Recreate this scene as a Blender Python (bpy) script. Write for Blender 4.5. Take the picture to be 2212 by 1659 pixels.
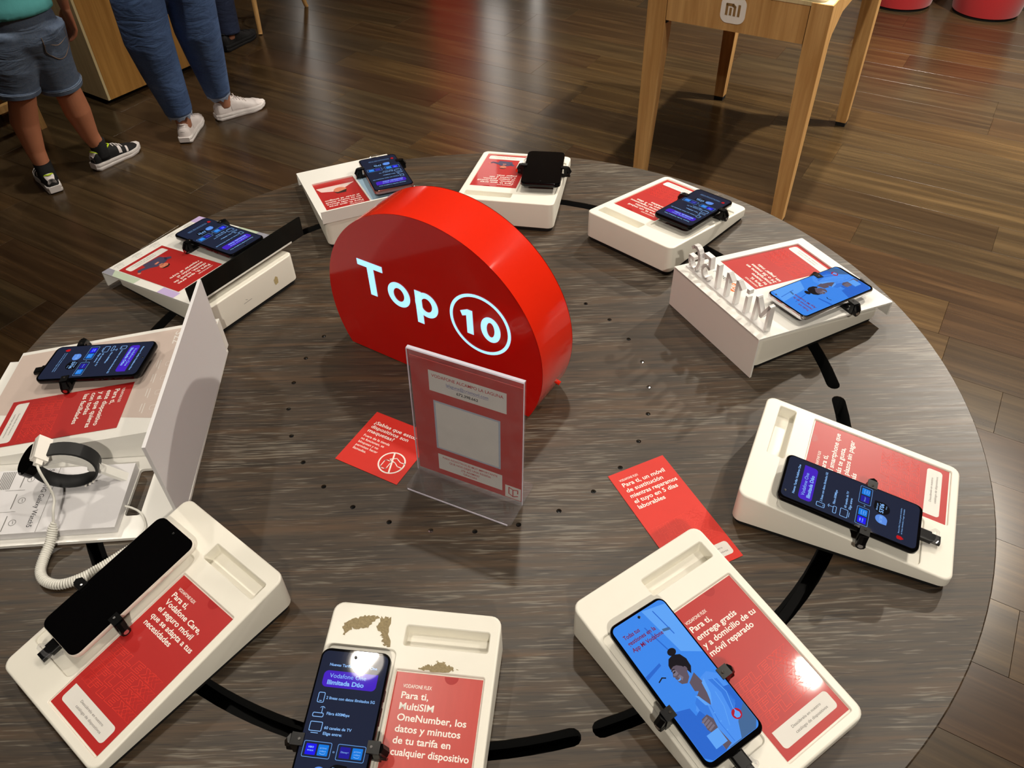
import bpy, bmesh, math, random
from mathutils import Vector, Matrix
from mathutils.geometry import tessellate_polygon
from mathutils.bvhtree import BVHTree

PI = math.pi
random.seed(7)
scene = bpy.context.scene
for o_ in list(bpy.data.objects):
    bpy.data.objects.remove(o_, do_unlink=True)
COL = scene.collection

# ------------------------------------------------------------------ camera
F_PX = 1727.92
cam_d = bpy.data.cameras.new('camera')
cam_d.sensor_fit = 'HORIZONTAL'
cam_d.sensor_width = 36.0
cam_d.lens = F_PX * 36.0 / 2212.0
cam_d.clip_start = 0.02
cam_d.clip_end = 60
cam = bpy.data.objects.new('camera', cam_d)
COL.objects.link(cam)
_th, _ro = math.radians(43.7408), math.radians(-1.7918)
_fw = Vector((0, math.cos(_th), -math.sin(_th)))
_r = Vector((1, 0, 0)); _u = _r.cross(_fw)
_r2 = _r * math.cos(_ro) + _u * math.sin(_ro)
_u2 = _u * math.cos(_ro) - _r * math.sin(_ro)
cm = Matrix((( _r2.x, _u2.x, -_fw.x, 0.06118), (_r2.y, _u2.y, -_fw.y, -0.83218), (_r2.z, _u2.z, -_fw.z, 1.69543), (0, 0, 0, 1)))
cam.matrix_world = cm
scene.camera = cam

# ------------------------------------------------------------------ world, exposure
W = bpy.data.worlds.new('world'); scene.world = W
W.use_nodes = True
bg = W.node_tree.nodes['Background']
bg.inputs[0].default_value = (1.0, 0.93, 0.84, 1); bg.inputs[1].default_value = 0.10
scene.view_settings.view_transform = 'Standard'
scene.view_settings.look = 'None'
scene.view_settings.exposure = 0.0
scene.view_settings.gamma = 1.0
scene.view_settings.use_curve_mapping = False

# light paths kept short enough for a lamp-lit interior
scene.cycles.max_bounces = 6
scene.cycles.diffuse_bounces = 3
scene.cycles.glossy_bounces = 3
scene.cycles.transmission_bounces = 4
scene.cycles.transparent_max_bounces = 12
scene.cycles.caustics_reflective = False
scene.cycles.caustics_refractive = False

# ceiling downlights: (x, y, watts, aim_x, aim_y, spot degrees)
CEIL = 3.0
LAMPS = [
    (-0.55, -0.05, 42, -0.25, -0.10, 80, 'above the left half of the round table'),
    (1.42, 0.02, 86, 0.75, 0.15, 95, 'to the right of the round table'),
    (0.23, 0.95, 82, 0.20, 0.30, 80, 'above the far half of the round table'),
    (-1.80, 1.25, 60, -0.55, 0.35, 62, 'to the left of the round table'),
    (1.30, 2.25, 340, 1.30, 2.20, 110, 'above the light oak table'),
    (2.75, 2.30, 860, 2.20, 1.90, 120, 'above the open floor at the right'),
    (2.15, 0.95, 190, 2.1, 1.8, 74, 'added to brighten the floor right of the round table'),  # extra lamp, put in to lift the floor at the right
    (0.10, 3.60, 75, 0.10, 3.40, 110, 'above the open floor behind the sign'),
    (-1.20, 1.95, 150, -1.50, 2.75, 66, 'added to brighten the standing people'),  # no known fixture; added to light the people and their shoes
    (-1.90, 4.10, 90, -1.80, 3.70, 100, 'above the oak counter'),
    (0.75, 0.75, 190, 1.05, 2.05, 62, 'added to brighten the front of the light oak table'),  # added so that the front legs of the oak table look lit
    (0.30, -2.30, 250, 0.00, -0.15, 56, 'added near the camera to brighten the poster'),  # added front light for the poster and the sign
]

# ------------------------------------------------------------------ helpers
def s2l(r, g, b):
    f = lambda v: (v / 255.0) / 12.92 if v / 255.0 <= 0.04045 else ((v / 255.0 + 0.055) / 1.055) ** 2.4
    return (f(r), f(g), f(b), 1.0)

MATS = {}
def mat(name, col, rough=0.5, metal=0.0, noise=0.0, nscale=60.0, emit=None, estr=1.0, coat=0.0, spec=0.5, bump=0.0, trans=0.0, ior=1.45, sheen=0.0, stretch=None):
    """procedural principled material with a little colour variation"""
    if name in MATS:
        return MATS[name]
    m = bpy.data.materials.new(name); m.use_nodes = True
    nt = m.node_tree; p = nt.nodes['Principled BSDF']
    p.inputs['Base Color'].default_value = col
    p.inputs['Roughness'].default_value = rough
    p.inputs['Metallic'].default_value = metal
    p.inputs['Specular IOR Level'].default_value = spec
    p.inputs['Coat Weight'].default_value = coat
    p.inputs['Coat Roughness'].default_value = 0.05
    p.inputs['IOR'].default_value = ior
    p.inputs['Transmission Weight'].default_value = trans
    p.inputs['Sheen Weight'].default_value = sheen
    if emit is not None:
        p.inputs['Emission Color'].default_value = emit
        p.inputs['Emission Strength'].default_value = estr
        m.cycles.emission_sampling = 'NONE'
    if noise > 0 or bump > 0:
        tc = nt.nodes.new('ShaderNodeTexCoord')
        src = tc.outputs['Object']
        if stretch:
            mp = nt.nodes.new('ShaderNodeMapping'); mp.inputs['Scale'].default_value = stretch
            nt.links.new(src, mp.inputs['Vector']); src = mp.outputs['Vector']
        n = nt.nodes.new('ShaderNodeTexNoise'); n.inputs['Scale'].default_value = nscale; n.inputs['Detail'].default_value = 5
        nt.links.new(src, n.inputs['Vector'])
        if noise > 0:
            mx = nt.nodes.new('ShaderNodeMix'); mx.data_type = 'RGBA'
            mx.inputs['A'].default_value = tuple(max(0, c * (1 - noise)) for c in col[:3]) + (1,)
            mx.inputs['B'].default_value = tuple(min(1, c * (1 + noise)) for c in col[:3]) + (1,)
            nt.links.new(n.outputs['Fac'], mx.inputs['Factor'])
            nt.links.new(mx.outputs['Result'], p.inputs['Base Color'])
        if bump > 0:
            b = nt.nodes.new('ShaderNodeBump'); b.inputs['Strength'].default_value = bump; b.inputs['Distance'].default_value = 0.002
            nt.links.new(n.outputs['Fac'], b.inputs['Height']); nt.links.new(b.outputs['Normal'], p.inputs['Normal'])
    MATS[name] = m
    return m

def ramp(nt, fac, stops):
    r = nt.nodes.new('ShaderNodeValToRGB')
    el = r.color_ramp.elements
    while len(el) < len(stops):
        el.new(0.5)
    for e, (pos, c) in zip(el, stops):
        e.position = pos; e.color = c
    nt.links.new(fac, r.inputs['Fac'])
    return r.outputs['Color']

def mixc(nt, fac, a, b):
    mx = nt.nodes.new('ShaderNodeMix'); mx.data_type = 'RGBA'
    for sock, v in (('Factor', fac), ('A', a), ('B', b)):
        if isinstance(v, (float, int, tuple)):
            mx.inputs[sock].default_value = v
        else:
            nt.links.new(v, mx.inputs[sock])
    return mx.outputs['Result']

def noise_n(nt, vec, scale, sc=1.0, detail=6, rough=0.6, dist=0.0):
    mp = nt.nodes.new('ShaderNodeMapping'); mp.inputs['Scale'].default_value = scale
    nt.links.new(vec, mp.inputs['Vector'])
    n = nt.nodes.new('ShaderNodeTexNoise'); n.inputs['Scale'].default_value = sc
    n.inputs['Detail'].default_value = detail; n.inputs['Roughness'].default_value = rough; n.inputs['Distortion'].default_value = dist
    nt.links.new(mp.outputs['Vector'], n.inputs['Vector'])
    return n.outputs['Fac']

def mat_table_wood():
    m = bpy.data.materials.new('dark_brushed_oak'); m.use_nodes = True
    nt = m.node_tree; p = nt.nodes['Principled BSDF']
    tc = nt.nodes.new('ShaderNodeTexCoord'); v = tc.outputs['Object']
    wav = noise_n(nt, v, (3.5, 9.0, 1), 1.0, 3, .5)
    add = nt.nodes.new('ShaderNodeVectorMath'); add.operation = 'MULTIPLY_ADD'
    nt.links.new(wav, add.inputs[0]); add.inputs[1].default_value = (0, 0.016, 0); nt.links.new(v, add.inputs[2])
    v2 = add.outputs[0]
    base = noise_n(nt, v2, (6.0, 170, 1), 1.0, 6, .65)
    col = ramp(nt, base, [(0.25, s2l(34, 28, 22)), (0.5, s2l(59, 49, 38)), (0.75, s2l(80, 65, 49))])
    warm = noise_n(nt, v2, (2.5, 60, 1), 1.0, 4, .6)
    wf = ramp(nt, warm, [(0.48, (0, 0, 0, 1)), (0.72, (.6, .6, .6, 1))])
    col = mixc(nt, wf, col, s2l(96, 70, 44))
    pale = noise_n(nt, v2, (20, 400, 1), 1.0, 3, .55)
    zone = noise_n(nt, v, (5, 14, 1), 1.0, 3, .5)
    mul = nt.nodes.new('ShaderNodeMath'); mul.operation = 'MULTIPLY_ADD'
    nt.links.new(zone, mul.inputs[0]); mul.inputs[1].default_value = 0.55; nt.links.new(pale, mul.inputs[2])
    pf = ramp(nt, mul.outputs[0], [(0.85, (0, 0, 0, 1)), (0.96, (.6, .6, .6, 1))])
    col = mixc(nt, pf, col, s2l(124, 117, 104))
    dark = noise_n(nt, v2, (16, 480, 1), 1.0, 3, .5)
    df = ramp(nt, dark, [(0.32, (.8, .8, .8, 1)), (0.42, (0, 0, 0, 1))])
    col = mixc(nt, df, col, s2l(28, 23, 20))
    nt.links.new(col, p.inputs['Base Color'])
    p.inputs['Roughness'].default_value = 0.42
    rg = nt.nodes.new('ShaderNodeMapRange'); rg.inputs['To Min'].default_value = .34; rg.inputs['To Max'].default_value = .56
    nt.links.new(base, rg.inputs['Value']); nt.links.new(rg.outputs[0], p.inputs['Roughness'])
    return m

def mat_floor(name='floor_oak', tint=1.0):
    m = bpy.data.materials.new(name); m.use_nodes = True
    nt = m.node_tree; p = nt.nodes['Principled BSDF']
    tc = nt.nodes.new('ShaderNodeTexCoord'); oi = nt.nodes.new('ShaderNodeObjectInfo')
    add = nt.nodes.new('ShaderNodeVectorMath'); add.operation = 'MULTIPLY_ADD'
    nt.links.new(oi.outputs['Random'], add.inputs[0]); add.inputs[1].default_value = (37.0, 11.0, 5.0); nt.links.new(tc.outputs['Object'], add.inputs[2])
    v = add.outputs[0]
    g1 = noise_n(nt, v, (1.3, 26, 1), 1.0, 5, .6, .6)
    k = tint
    col = ramp(nt, g1, [(0.25, s2l(62 * k, 52 * k, 41 * k)), (0.5, s2l(86 * k, 74 * k, 57 * k)), (0.78, s2l(114 * k, 99 * k, 76 * k))])
    rc = ramp(nt, oi.outputs['Random'], [(0.0, s2l(112, 84, 66)), (0.35, s2l(150, 128, 92)), (0.6, s2l(128, 118, 100)), (1.0, s2l(100, 82, 66))])
    sc = nt.nodes.new('ShaderNodeMix'); sc.data_type = 'RGBA'; sc.blend_type = 'SOFT_LIGHT'; sc.inputs['Factor'].default_value = 0.85
    nt.links.new(col, sc.inputs['A']); nt.links.new(rc, sc.inputs['B'])
    col = sc.outputs['Result']
    g2 = noise_n(nt, v, (5, 150, 1), 1.0, 3, .5)
    df = ramp(nt, g2, [(0.33, (.22, .22, .22, 1)), (0.46, (0, 0, 0, 1))])
    col = mixc(nt, df, col, s2l(46, 39, 31))
    nt.links.new(col, p.inputs['Base Color'])
    p.inputs['Roughness'].default_value = 0.24
    p.inputs['Specular IOR Level'].default_value = 0.5
    return m

def mat_light_wood(name, a, b, rough=0.45, axis=(40, 40, 2.2)):
    m = bpy.data.materials.new(name); m.use_nodes = True
    nt = m.node_tree; p = nt.nodes['Principled BSDF']
    tc = nt.nodes.new('ShaderNodeTexCoord')
    g = noise_n(nt, tc.outputs['Object'], axis, 1.0, 6, .6, .3)
    nt.links.new(ramp(nt, g, [(0.3, a), (0.7, b)]), p.inputs['Base Color'])
    p.inputs['Roughness'].default_value = rough
    return m

def link(o, parent=None):
    COL.objects.link(o)
    if parent is not None:
        o.parent = parent
    return o

def mesh_obj(name, verts, faces, m, parent=None, smooth=False, fm=None):
    me = bpy.data.meshes.new(name)
    me.from_pydata([tuple(v) for v in verts], [], faces)
    ms = m if isinstance(m, (list, tuple)) else [m]
    for q in ms:
        me.materials.append(q)
    if fm:
        for i, f in enumerate(me.polygons):
            f.material_index = fm[i]
    if smooth:
        for f in me.polygons:
            f.use_smooth = True
    me.update()
    return link(bpy.data.objects.new(name, me), parent)

def thing(name, label, cat, loc=(0, 0, 0), rz=0.0, group=None, matrix=None):
    o = bpy.data.objects.new(name, None); COL.objects.link(o)
    o.empty_display_size = 0.05
    if matrix is not None:
        o.matrix_world = matrix
    else:
        o.location = loc; o.rotation_euler = (0, 0, rz)
    o['label'] = label; o['category'] = cat
    if group:
        o['group'] = group
    return o

def tag(o, label, cat, group=None):
    o['label'] = label; o['category'] = cat
    if group:
        o['group'] = group
    return o

class G:
    """collects geometry for one mesh"""
    def __init__(s):
        s.v = []; s.f = []; s.m = []; s.cm = 0
    def add(s, verts, faces):
        b = len(s.v); s.v += [Vector(q) for q in verts]
        for f in faces:
            s.f.append(tuple(i + b for i in f)); s.m.append(s.cm)
        return s
    def box(s, x0, x1, y0, y1, z0, z1):
        v = [(x, y, z) for z in (z0, z1) for y in (y0, y1) for x in (x0, x1)]
        return s.add(v, [(0, 2, 3, 1), (4, 5, 7, 6), (0, 1, 5, 4), (2, 6, 7, 3), (0, 4, 6, 2), (1, 3, 7, 5)])
    def loft(s, rings, cap0=True, cap1=True, closed=True):
        n = len(rings[0]); b = len(s.v)
        for r in rings:
            s.v += [Vector(q) for q in r]
        for k in range(len(rings) - 1):
            for i in range(n if closed else n - 1):
                j = (i + 1) % n
                s.f.append((b + k * n + i, b + k * n + j, b + (k + 1) * n + j, b + (k + 1) * n + i)); s.m.append(s.cm)
        if cap0:
            s.f.append(tuple(b + i for i in reversed(range(n)))); s.m.append(s.cm)
        if cap1:
            e = b + (len(rings) - 1) * n
            s.f.append(tuple(e + i for i in range(n))); s.m.append(s.cm)
        return s
    def fill(s, loops, fn):
        """flat cap of 2D loops (first outer, others holes) mapped by fn"""
        pts = [q for l in loops for q in l]
        tri = tessellate_polygon([[Vector((x, y, 0)) for x, y in l] for l in loops])
        b = len(s.v); s.v += [Vector(fn(x, y)) for x, y in pts]
        for t in tri:
            a, c, d = (pts[i] for i in t)
            ar = (c[0] - a[0]) * (d[1] - a[1]) - (c[1] - a[1]) * (d[0] - a[0])
            if abs(ar) < 1e-14:
                continue
            t = t if ar > 0 else (t[0], t[2], t[1])
            s.f.append(tuple(b + i for i in t)); s.m.append(s.cm)
        return s
    def tube(s, pts, radii, n=10, caps=True, up=None):
        pts = [Vector(p) for p in pts]; rings = []
        if not isinstance(radii, (list, tuple)):
            radii = [radii] * len(pts)
        prev = None
        for i, p in enumerate(pts):
            d = (pts[min(i + 1, len(pts) - 1)] - pts[max(i - 1, 0)]).normalized()
            if prev is None:
                a = Vector(up) if up else (Vector((1, 0, 0)) if abs(d.x) < 0.8 else Vector((0, 1, 0)))
            else:
                a = prev
            a = (a - d * a.dot(d)).normalized(); prev = a
            bb = d.cross(a)
            r = radii[i]; ra, rb = (r if isinstance(r, (list, tuple)) else (r, r))
            rings.append([p + a * math.cos(2 * PI * k / n) * ra + bb * math.sin(2 * PI * k / n) * rb for k in range(n)])
        return s.loft(rings, caps, caps)
    def obj(s, name, m, parent=None, smooth=False):
        return mesh_obj(name, s.v, s.f, m, parent, smooth, s.m if isinstance(m, (list, tuple)) else None)

def rr(x0, x1, y0, y1, r, n=4):
    """rounded rectangle, counter-clockwise"""
    r = max(r, 1e-5); out = []
    for cx, cy, a0 in ((x1 - r, y1 - r, 0), (x0 + r, y1 - r, PI / 2), (x0 + r, y0 + r, PI), (x1 - r, y0 + r, 1.5 * PI)):
        for k in range(n + 1):
            a = a0 + PI / 2 * k / n
            out.append((cx + r * math.cos(a), cy + r * math.sin(a)))
    return out

def circ(cx, cy, r, n=24, r2=None):
    r2 = r if r2 is None else r2
    return [(cx + r * math.cos(2 * PI * k / n), cy + r2 * math.sin(2 * PI * k / n)) for k in range(n)]

def autosmooth(o, deg=40):
    me = o.data
    for f in me.polygons:
        f.use_smooth = True
    try:
        me.set_sharp_from_angle(angle=math.radians(deg))
    except Exception:
        pass
    return o

# ------------------------------------------------------------------ text and flat print
_TC = {}
def glyphs(s, bold):
    """2D triangles of a line of lettering at size 1: (verts, faces, width)"""
    key = (s, bold)
    if key in _TC:
        return _TC[key]
    cu = bpy.data.curves.new('tmp', 'FONT'); cu.body = s; cu.size = 1.0; cu.resolution_u = 3
    cu.offset = bold; cu.fill_mode = 'FRONT'
    ob = bpy.data.objects.new('tmp', cu)
    me = ob.to_mesh()
    v = [(q.co.x, q.co.y) for q in me.vertices]; f = [tuple(p.vertices) for p in me.polygons]
    ob.to_mesh_clear(); bpy.data.objects.remove(ob); bpy.data.curves.remove(cu)
    _TC[key] = (v, f)
    return _TC[key]
_c = [y for x, y in glyphs('T', 0)[0]]
CAPH = max(_c)

class Art(G):
    """flat print: layers of shapes in a plane, several inks"""
    def __init__(s, fn=None, step=0.00012):
        super().__init__(); s.done = []; s.mats = []; s.fn = fn or (lambda x, y, z: (x, y, z)); s.step = step
    def ink(s, m):
        if m not in s.mats:
            s.mats.append(m)
        s.cm = s.mats.index(m)
    def put(s, pts, faces, m, layer):
        s.ink(m); z = layer * s.step
        s.add([s.fn(x, y, z) for x, y in pts], faces)
    def shape(s, loops, m, layer=1):
        s.ink(m); z = layer * s.step
        s.fill(loops, lambda x, y: s.fn(x, y, z))
    def text(s, t, x, y, cap, m, layer=2, bold=0.0, width=None, align='L', sx=1.0):
        v, f = glyphs(t, bold)
        if not v:
            return
        k = cap / CAPH
        x0 = min(q[0] for q in v); x1 = max(q[0] for q in v)
        kx = k * sx if width is None else width / (x1 - x0)
        w = (x1 - x0) * kx
        ox = x if align == 'L' else (x - w / 2 if align == 'C' else x - w)
        s.put([(ox + (q[0] - x0) * kx, y + q[1] * k) for q in v], f, m, layer)
        return w
    def line(s, pts, w, m, layer=2, closed=False):
        n = len(pts)
        for i in range(n if closed else n - 1):
            (ax, ay), (bx, by) = pts[i], pts[(i + 1) % n]
            dx, dy = bx - ax, by - ay; l = math.hypot(dx, dy)
            if l < 1e-9:
                continue
            dx, dy = dx / l, dy / l; px, py = -dy * w / 2, dx * w / 2; ex, ey = dx * w * .35, dy * w * .35
            s.put([(ax - ex - px, ay - ey - py), (bx + ex - px, by + ey - py), (bx + ex + px, by + ey + py), (ax - ex + px, ay - ey + py)], [(0, 1, 2, 3)], m, layer)
    def ring(s, cx, cy, r, w, m, layer=2, n=28, r2=None):
        r2 = r if r2 is None else r2
        s.shape([circ(cx, cy, r, n, r2), list(reversed(circ(cx, cy, r - w, n, r2 - w)))], m, layer)
    def part(s, name):
        """close the pieces drawn so far as one part of that name"""
        if s.f:
            s.done.append((name, s.v, s.f, s.m))
        s.v, s.f, s.m = [], [], []
    def make(s, name, parent):
        s.part(name); o = None
        for nm, v, f, m in s.done:
            used = sorted(set(m)); ix = {k: i for i, k in enumerate(used)}
            o = mesh_obj(nm, v, f, [s.mats[k] for k in used], parent, False, [ix[k] for k in m])
        return o

# ------------------------------------------------------------------ materials
M_STAND = mat('white_plastic', s2l(239, 235, 223), 0.35, noise=0.03, nscale=25)
M_COVER = mat('white_acrylic_sheet', s2l(240, 238, 232), 0.25, noise=0.02, nscale=20)
M_PANEL = mat('grey_white_board', s2l(226, 224, 226), 0.4, noise=0.02, nscale=12)
M_BLACK = mat('black_plastic', s2l(9, 9, 10), 0.28, noise=0.2, nscale=80, spec=0.3)
M_MATTE = mat('matte_black', s2l(9, 9, 9), 0.75, noise=0.2, nscale=40)
M_GLASS_BLK = mat('black_screen_glass', s2l(5, 5, 6), 0.02, spec=0.5, noise=0.1, nscale=30)
M_FRAME_BLK = mat('black_phone_frame', s2l(18, 18, 20), 0.14, metal=0.7, noise=0.1, nscale=40)
M_FRAME_SIL = mat('silver_phone_frame', s2l(215, 215, 220), 0.16, metal=0.9, noise=0.05, nscale=40)
M_FRAME_WHT = mat('white_phone_frame', s2l(235, 230, 218), 0.2, noise=0.03, nscale=40)
M_FRAME_PINK = mat('copper_phone_frame', s2l(150, 105, 100), 0.16, metal=0.8, noise=0.05, nscale=40)
M_CHROME = mat('chrome', s2l(210, 210, 212), 0.12, metal=1.0, noise=0.04, nscale=50)
def mat_acrylic():
    """thin clear sheet: lets light straight through, mirrors at grazing angles, faintly hazy"""
    m = bpy.data.materials.new('clear_acrylic'); m.use_nodes = True
    nt = m.node_tree; nt.nodes.remove(nt.nodes['Principled BSDF']); out = nt.nodes['Material Output']
    tr = nt.nodes.new('ShaderNodeBsdfTransparent'); tr.inputs[0].default_value = (.97, .97, .98, 1)
    gl = nt.nodes.new('ShaderNodeBsdfGlossy'); gl.inputs['Roughness'].default_value = .04
    df = nt.nodes.new('ShaderNodeBsdfDiffuse'); df.inputs[0].default_value = (.85, .85, .88, 1)
    lw = nt.nodes.new('ShaderNodeLayerWeight'); lw.inputs[0].default_value = .5
    pw = nt.nodes.new('ShaderNodeMath'); pw.operation = 'POWER'; nt.links.new(lw.outputs['Facing'], pw.inputs[0]); pw.inputs[1].default_value = 5.0
    fr = nt.nodes.new('ShaderNodeMapRange'); fr.inputs['To Min'].default_value = .035; fr.inputs['To Max'].default_value = .9; nt.links.new(pw.outputs[0], fr.inputs['Value'])
    tc = nt.nodes.new('ShaderNodeTexCoord'); n = noise_n(nt, tc.outputs['Object'], (1, 1, 1), 40.0, 4, .6)
    hz = nt.nodes.new('ShaderNodeMapRange'); hz.inputs['To Min'].default_value = .0; hz.inputs['To Max'].default_value = .07; nt.links.new(n, hz.inputs['Value'])
    m1 = nt.nodes.new('ShaderNodeMixShader'); nt.links.new(hz.outputs[0], m1.inputs[0]); nt.links.new(tr.outputs[0], m1.inputs[1]); nt.links.new(df.outputs[0], m1.inputs[2])
    m2 = nt.nodes.new('ShaderNodeMixShader'); nt.links.new(fr.outputs[0], m2.inputs[0]); nt.links.new(m1.outputs[0], m2.inputs[1]); nt.links.new(gl.outputs[0], m2.inputs[2])
    nt.links.new(m2.outputs[0], out.inputs['Surface'])
    return m
M_CLEAR = mat_acrylic()
M_RED = mat('gloss_red', s2l(236, 42, 18), 0.16, noise=0.03, nscale=20, coat=0.4)
M_REDFACE = mat('gloss_red_shaded', s2l(206, 16, 8), 0.12, noise=0.03, nscale=20, coat=0.4)  # the rim's red made darker, for the shade on the sign's face
M_CARD = mat('red_card_print', s2l(180, 38, 36), 0.4, noise=0.05, nscale=40, coat=0.3)
M_CARDM = mat('red_card_matte', s2l(212, 42, 28), 0.5, noise=0.05, nscale=40)
M_CARDB = mat('red_card_scratched', s2l(196, 78, 72), 0.3, noise=0.12, nscale=120, coat=0.3, stretch=(1, .12, 1))
M_CARDO = mat('flex_outline_ink', s2l(238, 70, 54), 0.4, noise=0.03)
M_CARDO2 = mat('flex_outline_faint_ink', s2l(220, 54, 44), 0.4, noise=0.03)
M_CARDD = mat('dark_red_ink', s2l(165, 18, 18), 0.35, noise=0.04)
M_INKW = mat('white_ink', s2l(245, 240, 232), 0.45, noise=0.02)
M_INKG = mat('grey_ink', s2l(112, 110, 106), 0.5, noise=0.02)
M_INKD = mat('dark_ink', s2l(38, 38, 42), 0.5, noise=0.02)
M_PAPER = mat('white_paper', s2l(226, 222, 216), 0.55, noise=0.03)
M_LIT = mat('lit_letter', s2l(160, 215, 245), 0.3, emit=s2l(160, 220, 252), estr=1.05, noise=0.01)

def scr(name, rgb, k=1.0):
    return mat('screen_' + name, (0.004, 0.004, 0.005, 1), 0.025, emit=s2l(*rgb), estr=k, noise=0.05, nscale=30)
S_NAVY = scr('navy', (30, 36, 56)); S_TXT = scr('light_blue', (140, 190, 250)); S_PURP = scr('purple', (70, 34, 190))
S_BLUE1 = scr('tile_blue', (28, 22, 235)); S_BLUE2 = scr('tile_sky', (20, 120, 220)); S_BLUE3 = scr('tile_indigo', (34, 26, 150))
S_LEAF = scr('leaf_blue', (92, 140, 225)); S_BLK = scr('leaf_black', (6, 6, 8)); S_RED = scr('red', (190, 20, 24))
S_BOX = scr('tile_frame', (110, 165, 235))
S_AD = scr('ad_blue', (62, 136, 235)); S_AD2 = scr('ad_blue_deep', (44, 104, 205)); S_AD3 = scr('ad_blue_pale', (96, 164, 246))
S_ADT = scr('ad_text', (120, 24, 60)); S_HAIR = scr('ad_hair', (26, 22, 26)); S_SKIN = scr('ad_skin', (96, 84, 96)); S_SKIN2 = scr('ad_skin_light', (150, 170, 205))
S_SKIN3 = scr('ad_skin_mid', (122, 112, 126)); S_SHIRT = scr('ad_shirt', (78, 146, 240)); S_SHIRT2 = scr('ad_shirt_fold', (56, 122, 222)); S_LOGO = scr('ad_logo', (176, 30, 50)); S_ADG = scr('ad_grey', (70, 105, 150))

M_OAK = mat_light_wood('light_oak', s2l(176, 130, 74), s2l(216, 172, 112))
M_OAK2 = mat_light_wood('counter_oak', s2l(150, 104, 46), s2l(184, 136, 70))
M_OAK3 = mat_light_wood('pale_oak', s2l(196, 176, 130), s2l(222, 202, 158))
M_TABLE = mat_table_wood()
M_FLOOR = mat_floor()
M_WHITE = mat('white_paint', s2l(228, 222, 214), 0.6, noise=0.03, nscale=6)
M_CEILM = mat('ceiling_paint', s2l(150, 144, 136), 0.8, noise=0.04, nscale=4)

# ------------------------------------------------------------------ room
AX = math.radians(-32.3)                      # the shop's axis: planks, counter and tables follow it
E1 = Vector((math.cos(AX), math.sin(AX), 0)); N1 = Vector((-math.sin(AX), math.cos(AX), 0))
def AXP(e, n, z=0.0):
    return E1 * e + N1 * n + Vector((0, 0, z))

def struct(o):
    o['kind'] = 'structure'
    return o

floor = struct(bpy.data.objects.new('floor', None)); COL.objects.link(floor)
floor.rotation_euler = (0, 0, AX)
g = G(); g.box(-9.0, 6.0, -5.0, 5.1, -0.06, -0.009)
sub = g.obj('subfloor', mat('dark_underlay', s2l(52, 42, 32), 0.9, noise=0.2, nscale=8), floor)
PLW, PLL, GAP = 0.19, 1.25, 0.0007
plank_meshes = []
def plank_mesh(L):
    b = 0.0004; w2 = PLW / 2 - GAP / 2; l2 = L / 2 - GAP / 2
    q = G()
    q.loft([[(-l2, -w2, -.009), (l2, -w2, -.009), (l2, w2, -.009), (-l2, w2, -.009)],
            [(-l2, -w2, -b), (l2, -w2, -b), (l2, w2, -b), (-l2, w2, -b)],
            [(-l2 + b, -w2 + b, 0), (l2 - b, -w2 + b, 0), (l2 - b, w2 - b, 0), (-l2 + b, w2 - b, 0)]])
    me = bpy.data.meshes.new('plank'); me.from_pydata([tuple(v) for v in q.v], [], q.f); me.materials.append(M_FLOOR); me.update()
    return me
PM = plank_mesh(PLL)
_ci = cm.inverted()
def seen(p, marg=160):
    c = _ci @ Vector(p)
    if c.z > -0.05:
        return False
    x = 1106 + F_PX * c.x / -c.z; y = 829.5 - F_PX * c.y / -c.z
    return -marg < x < 2212 + marg and -marg < y < 1659 + marg
rest = G(); npl = 0
rows = range(int(-3.2 / PLW), int(5.2 / PLW) + 1)
cand = []
for r in rows:
    off = random.random() * PLL
    e = -8.9 + off
    while e < 5.8:
        cand.append((e, (r + .5) * PLW)); e += PLL
def plank_vis(e, n):
    for de in (-.6, -.3, 0, .3, .6):
        for dn in (-.09, .09):
            w = AXP(e + de, n + dn)
            if seen(w) and (w.xy.length > 0.62):
                return (w - Vector(cm.translation)).length
    return None
vis = []; rst = []
for e, n in cand:
    if n + PLW / 2 > 5.08:
        continue
    d_ = plank_vis(e, n)
    (vis if d_ is not None else rst).append((d_ if d_ is not None else 99, e, n))
vis.sort()
for d_, e, n in vis[:300]:
    o = bpy.data.objects.new('plank', PM); COL.objects.link(o); o.parent = floor; o.location = (e, n, 0)
for d_, e, n in vis[300:] + rst:
    rest.add([Vector(q.co) + Vector((e, n, 0)) for q in PM.vertices], [tuple(p.vertices) for p in PM.polygons])
ro = rest.obj('plank_field', M_FLOOR, floor); ro['kind'] = 'stuff'

def wall(name, e0, e1, n0, n1, h=CEIL, m=M_WHITE):
    q = G(); q.box(e0, e1, n0, n1, 0, h); o = q.obj(name, m); o.rotation_euler = (0, 0, AX); return struct(o)
wall('wall_back', -9.2, 6.2, 5.1, 5.25)
wall('wall_right', 6.0, 6.15, -5.0, 5.1)
wall('wall_left', -9.2, -9.05, -5.0, 5.1)
wall('wall_front', -9.2, 6.2, -5.15, -5.0)
q = G(); q.box(-9.2, 6.2, -5.15, 5.25, CEIL, CEIL + 0.1); o = q.obj('ceiling', M_CEILM); o.rotation_euler = (0, 0, AX); struct(o)
q = G(); q.box(-9.0, 6.0, 5.085, 5.1, 0.0, 0.09); o = q.obj('baseboard_back', mat('grey_skirting', s2l(196, 186, 178), 0.5, noise=.03)); o.rotation_euler = (0, 0, AX); struct(o)

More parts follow.
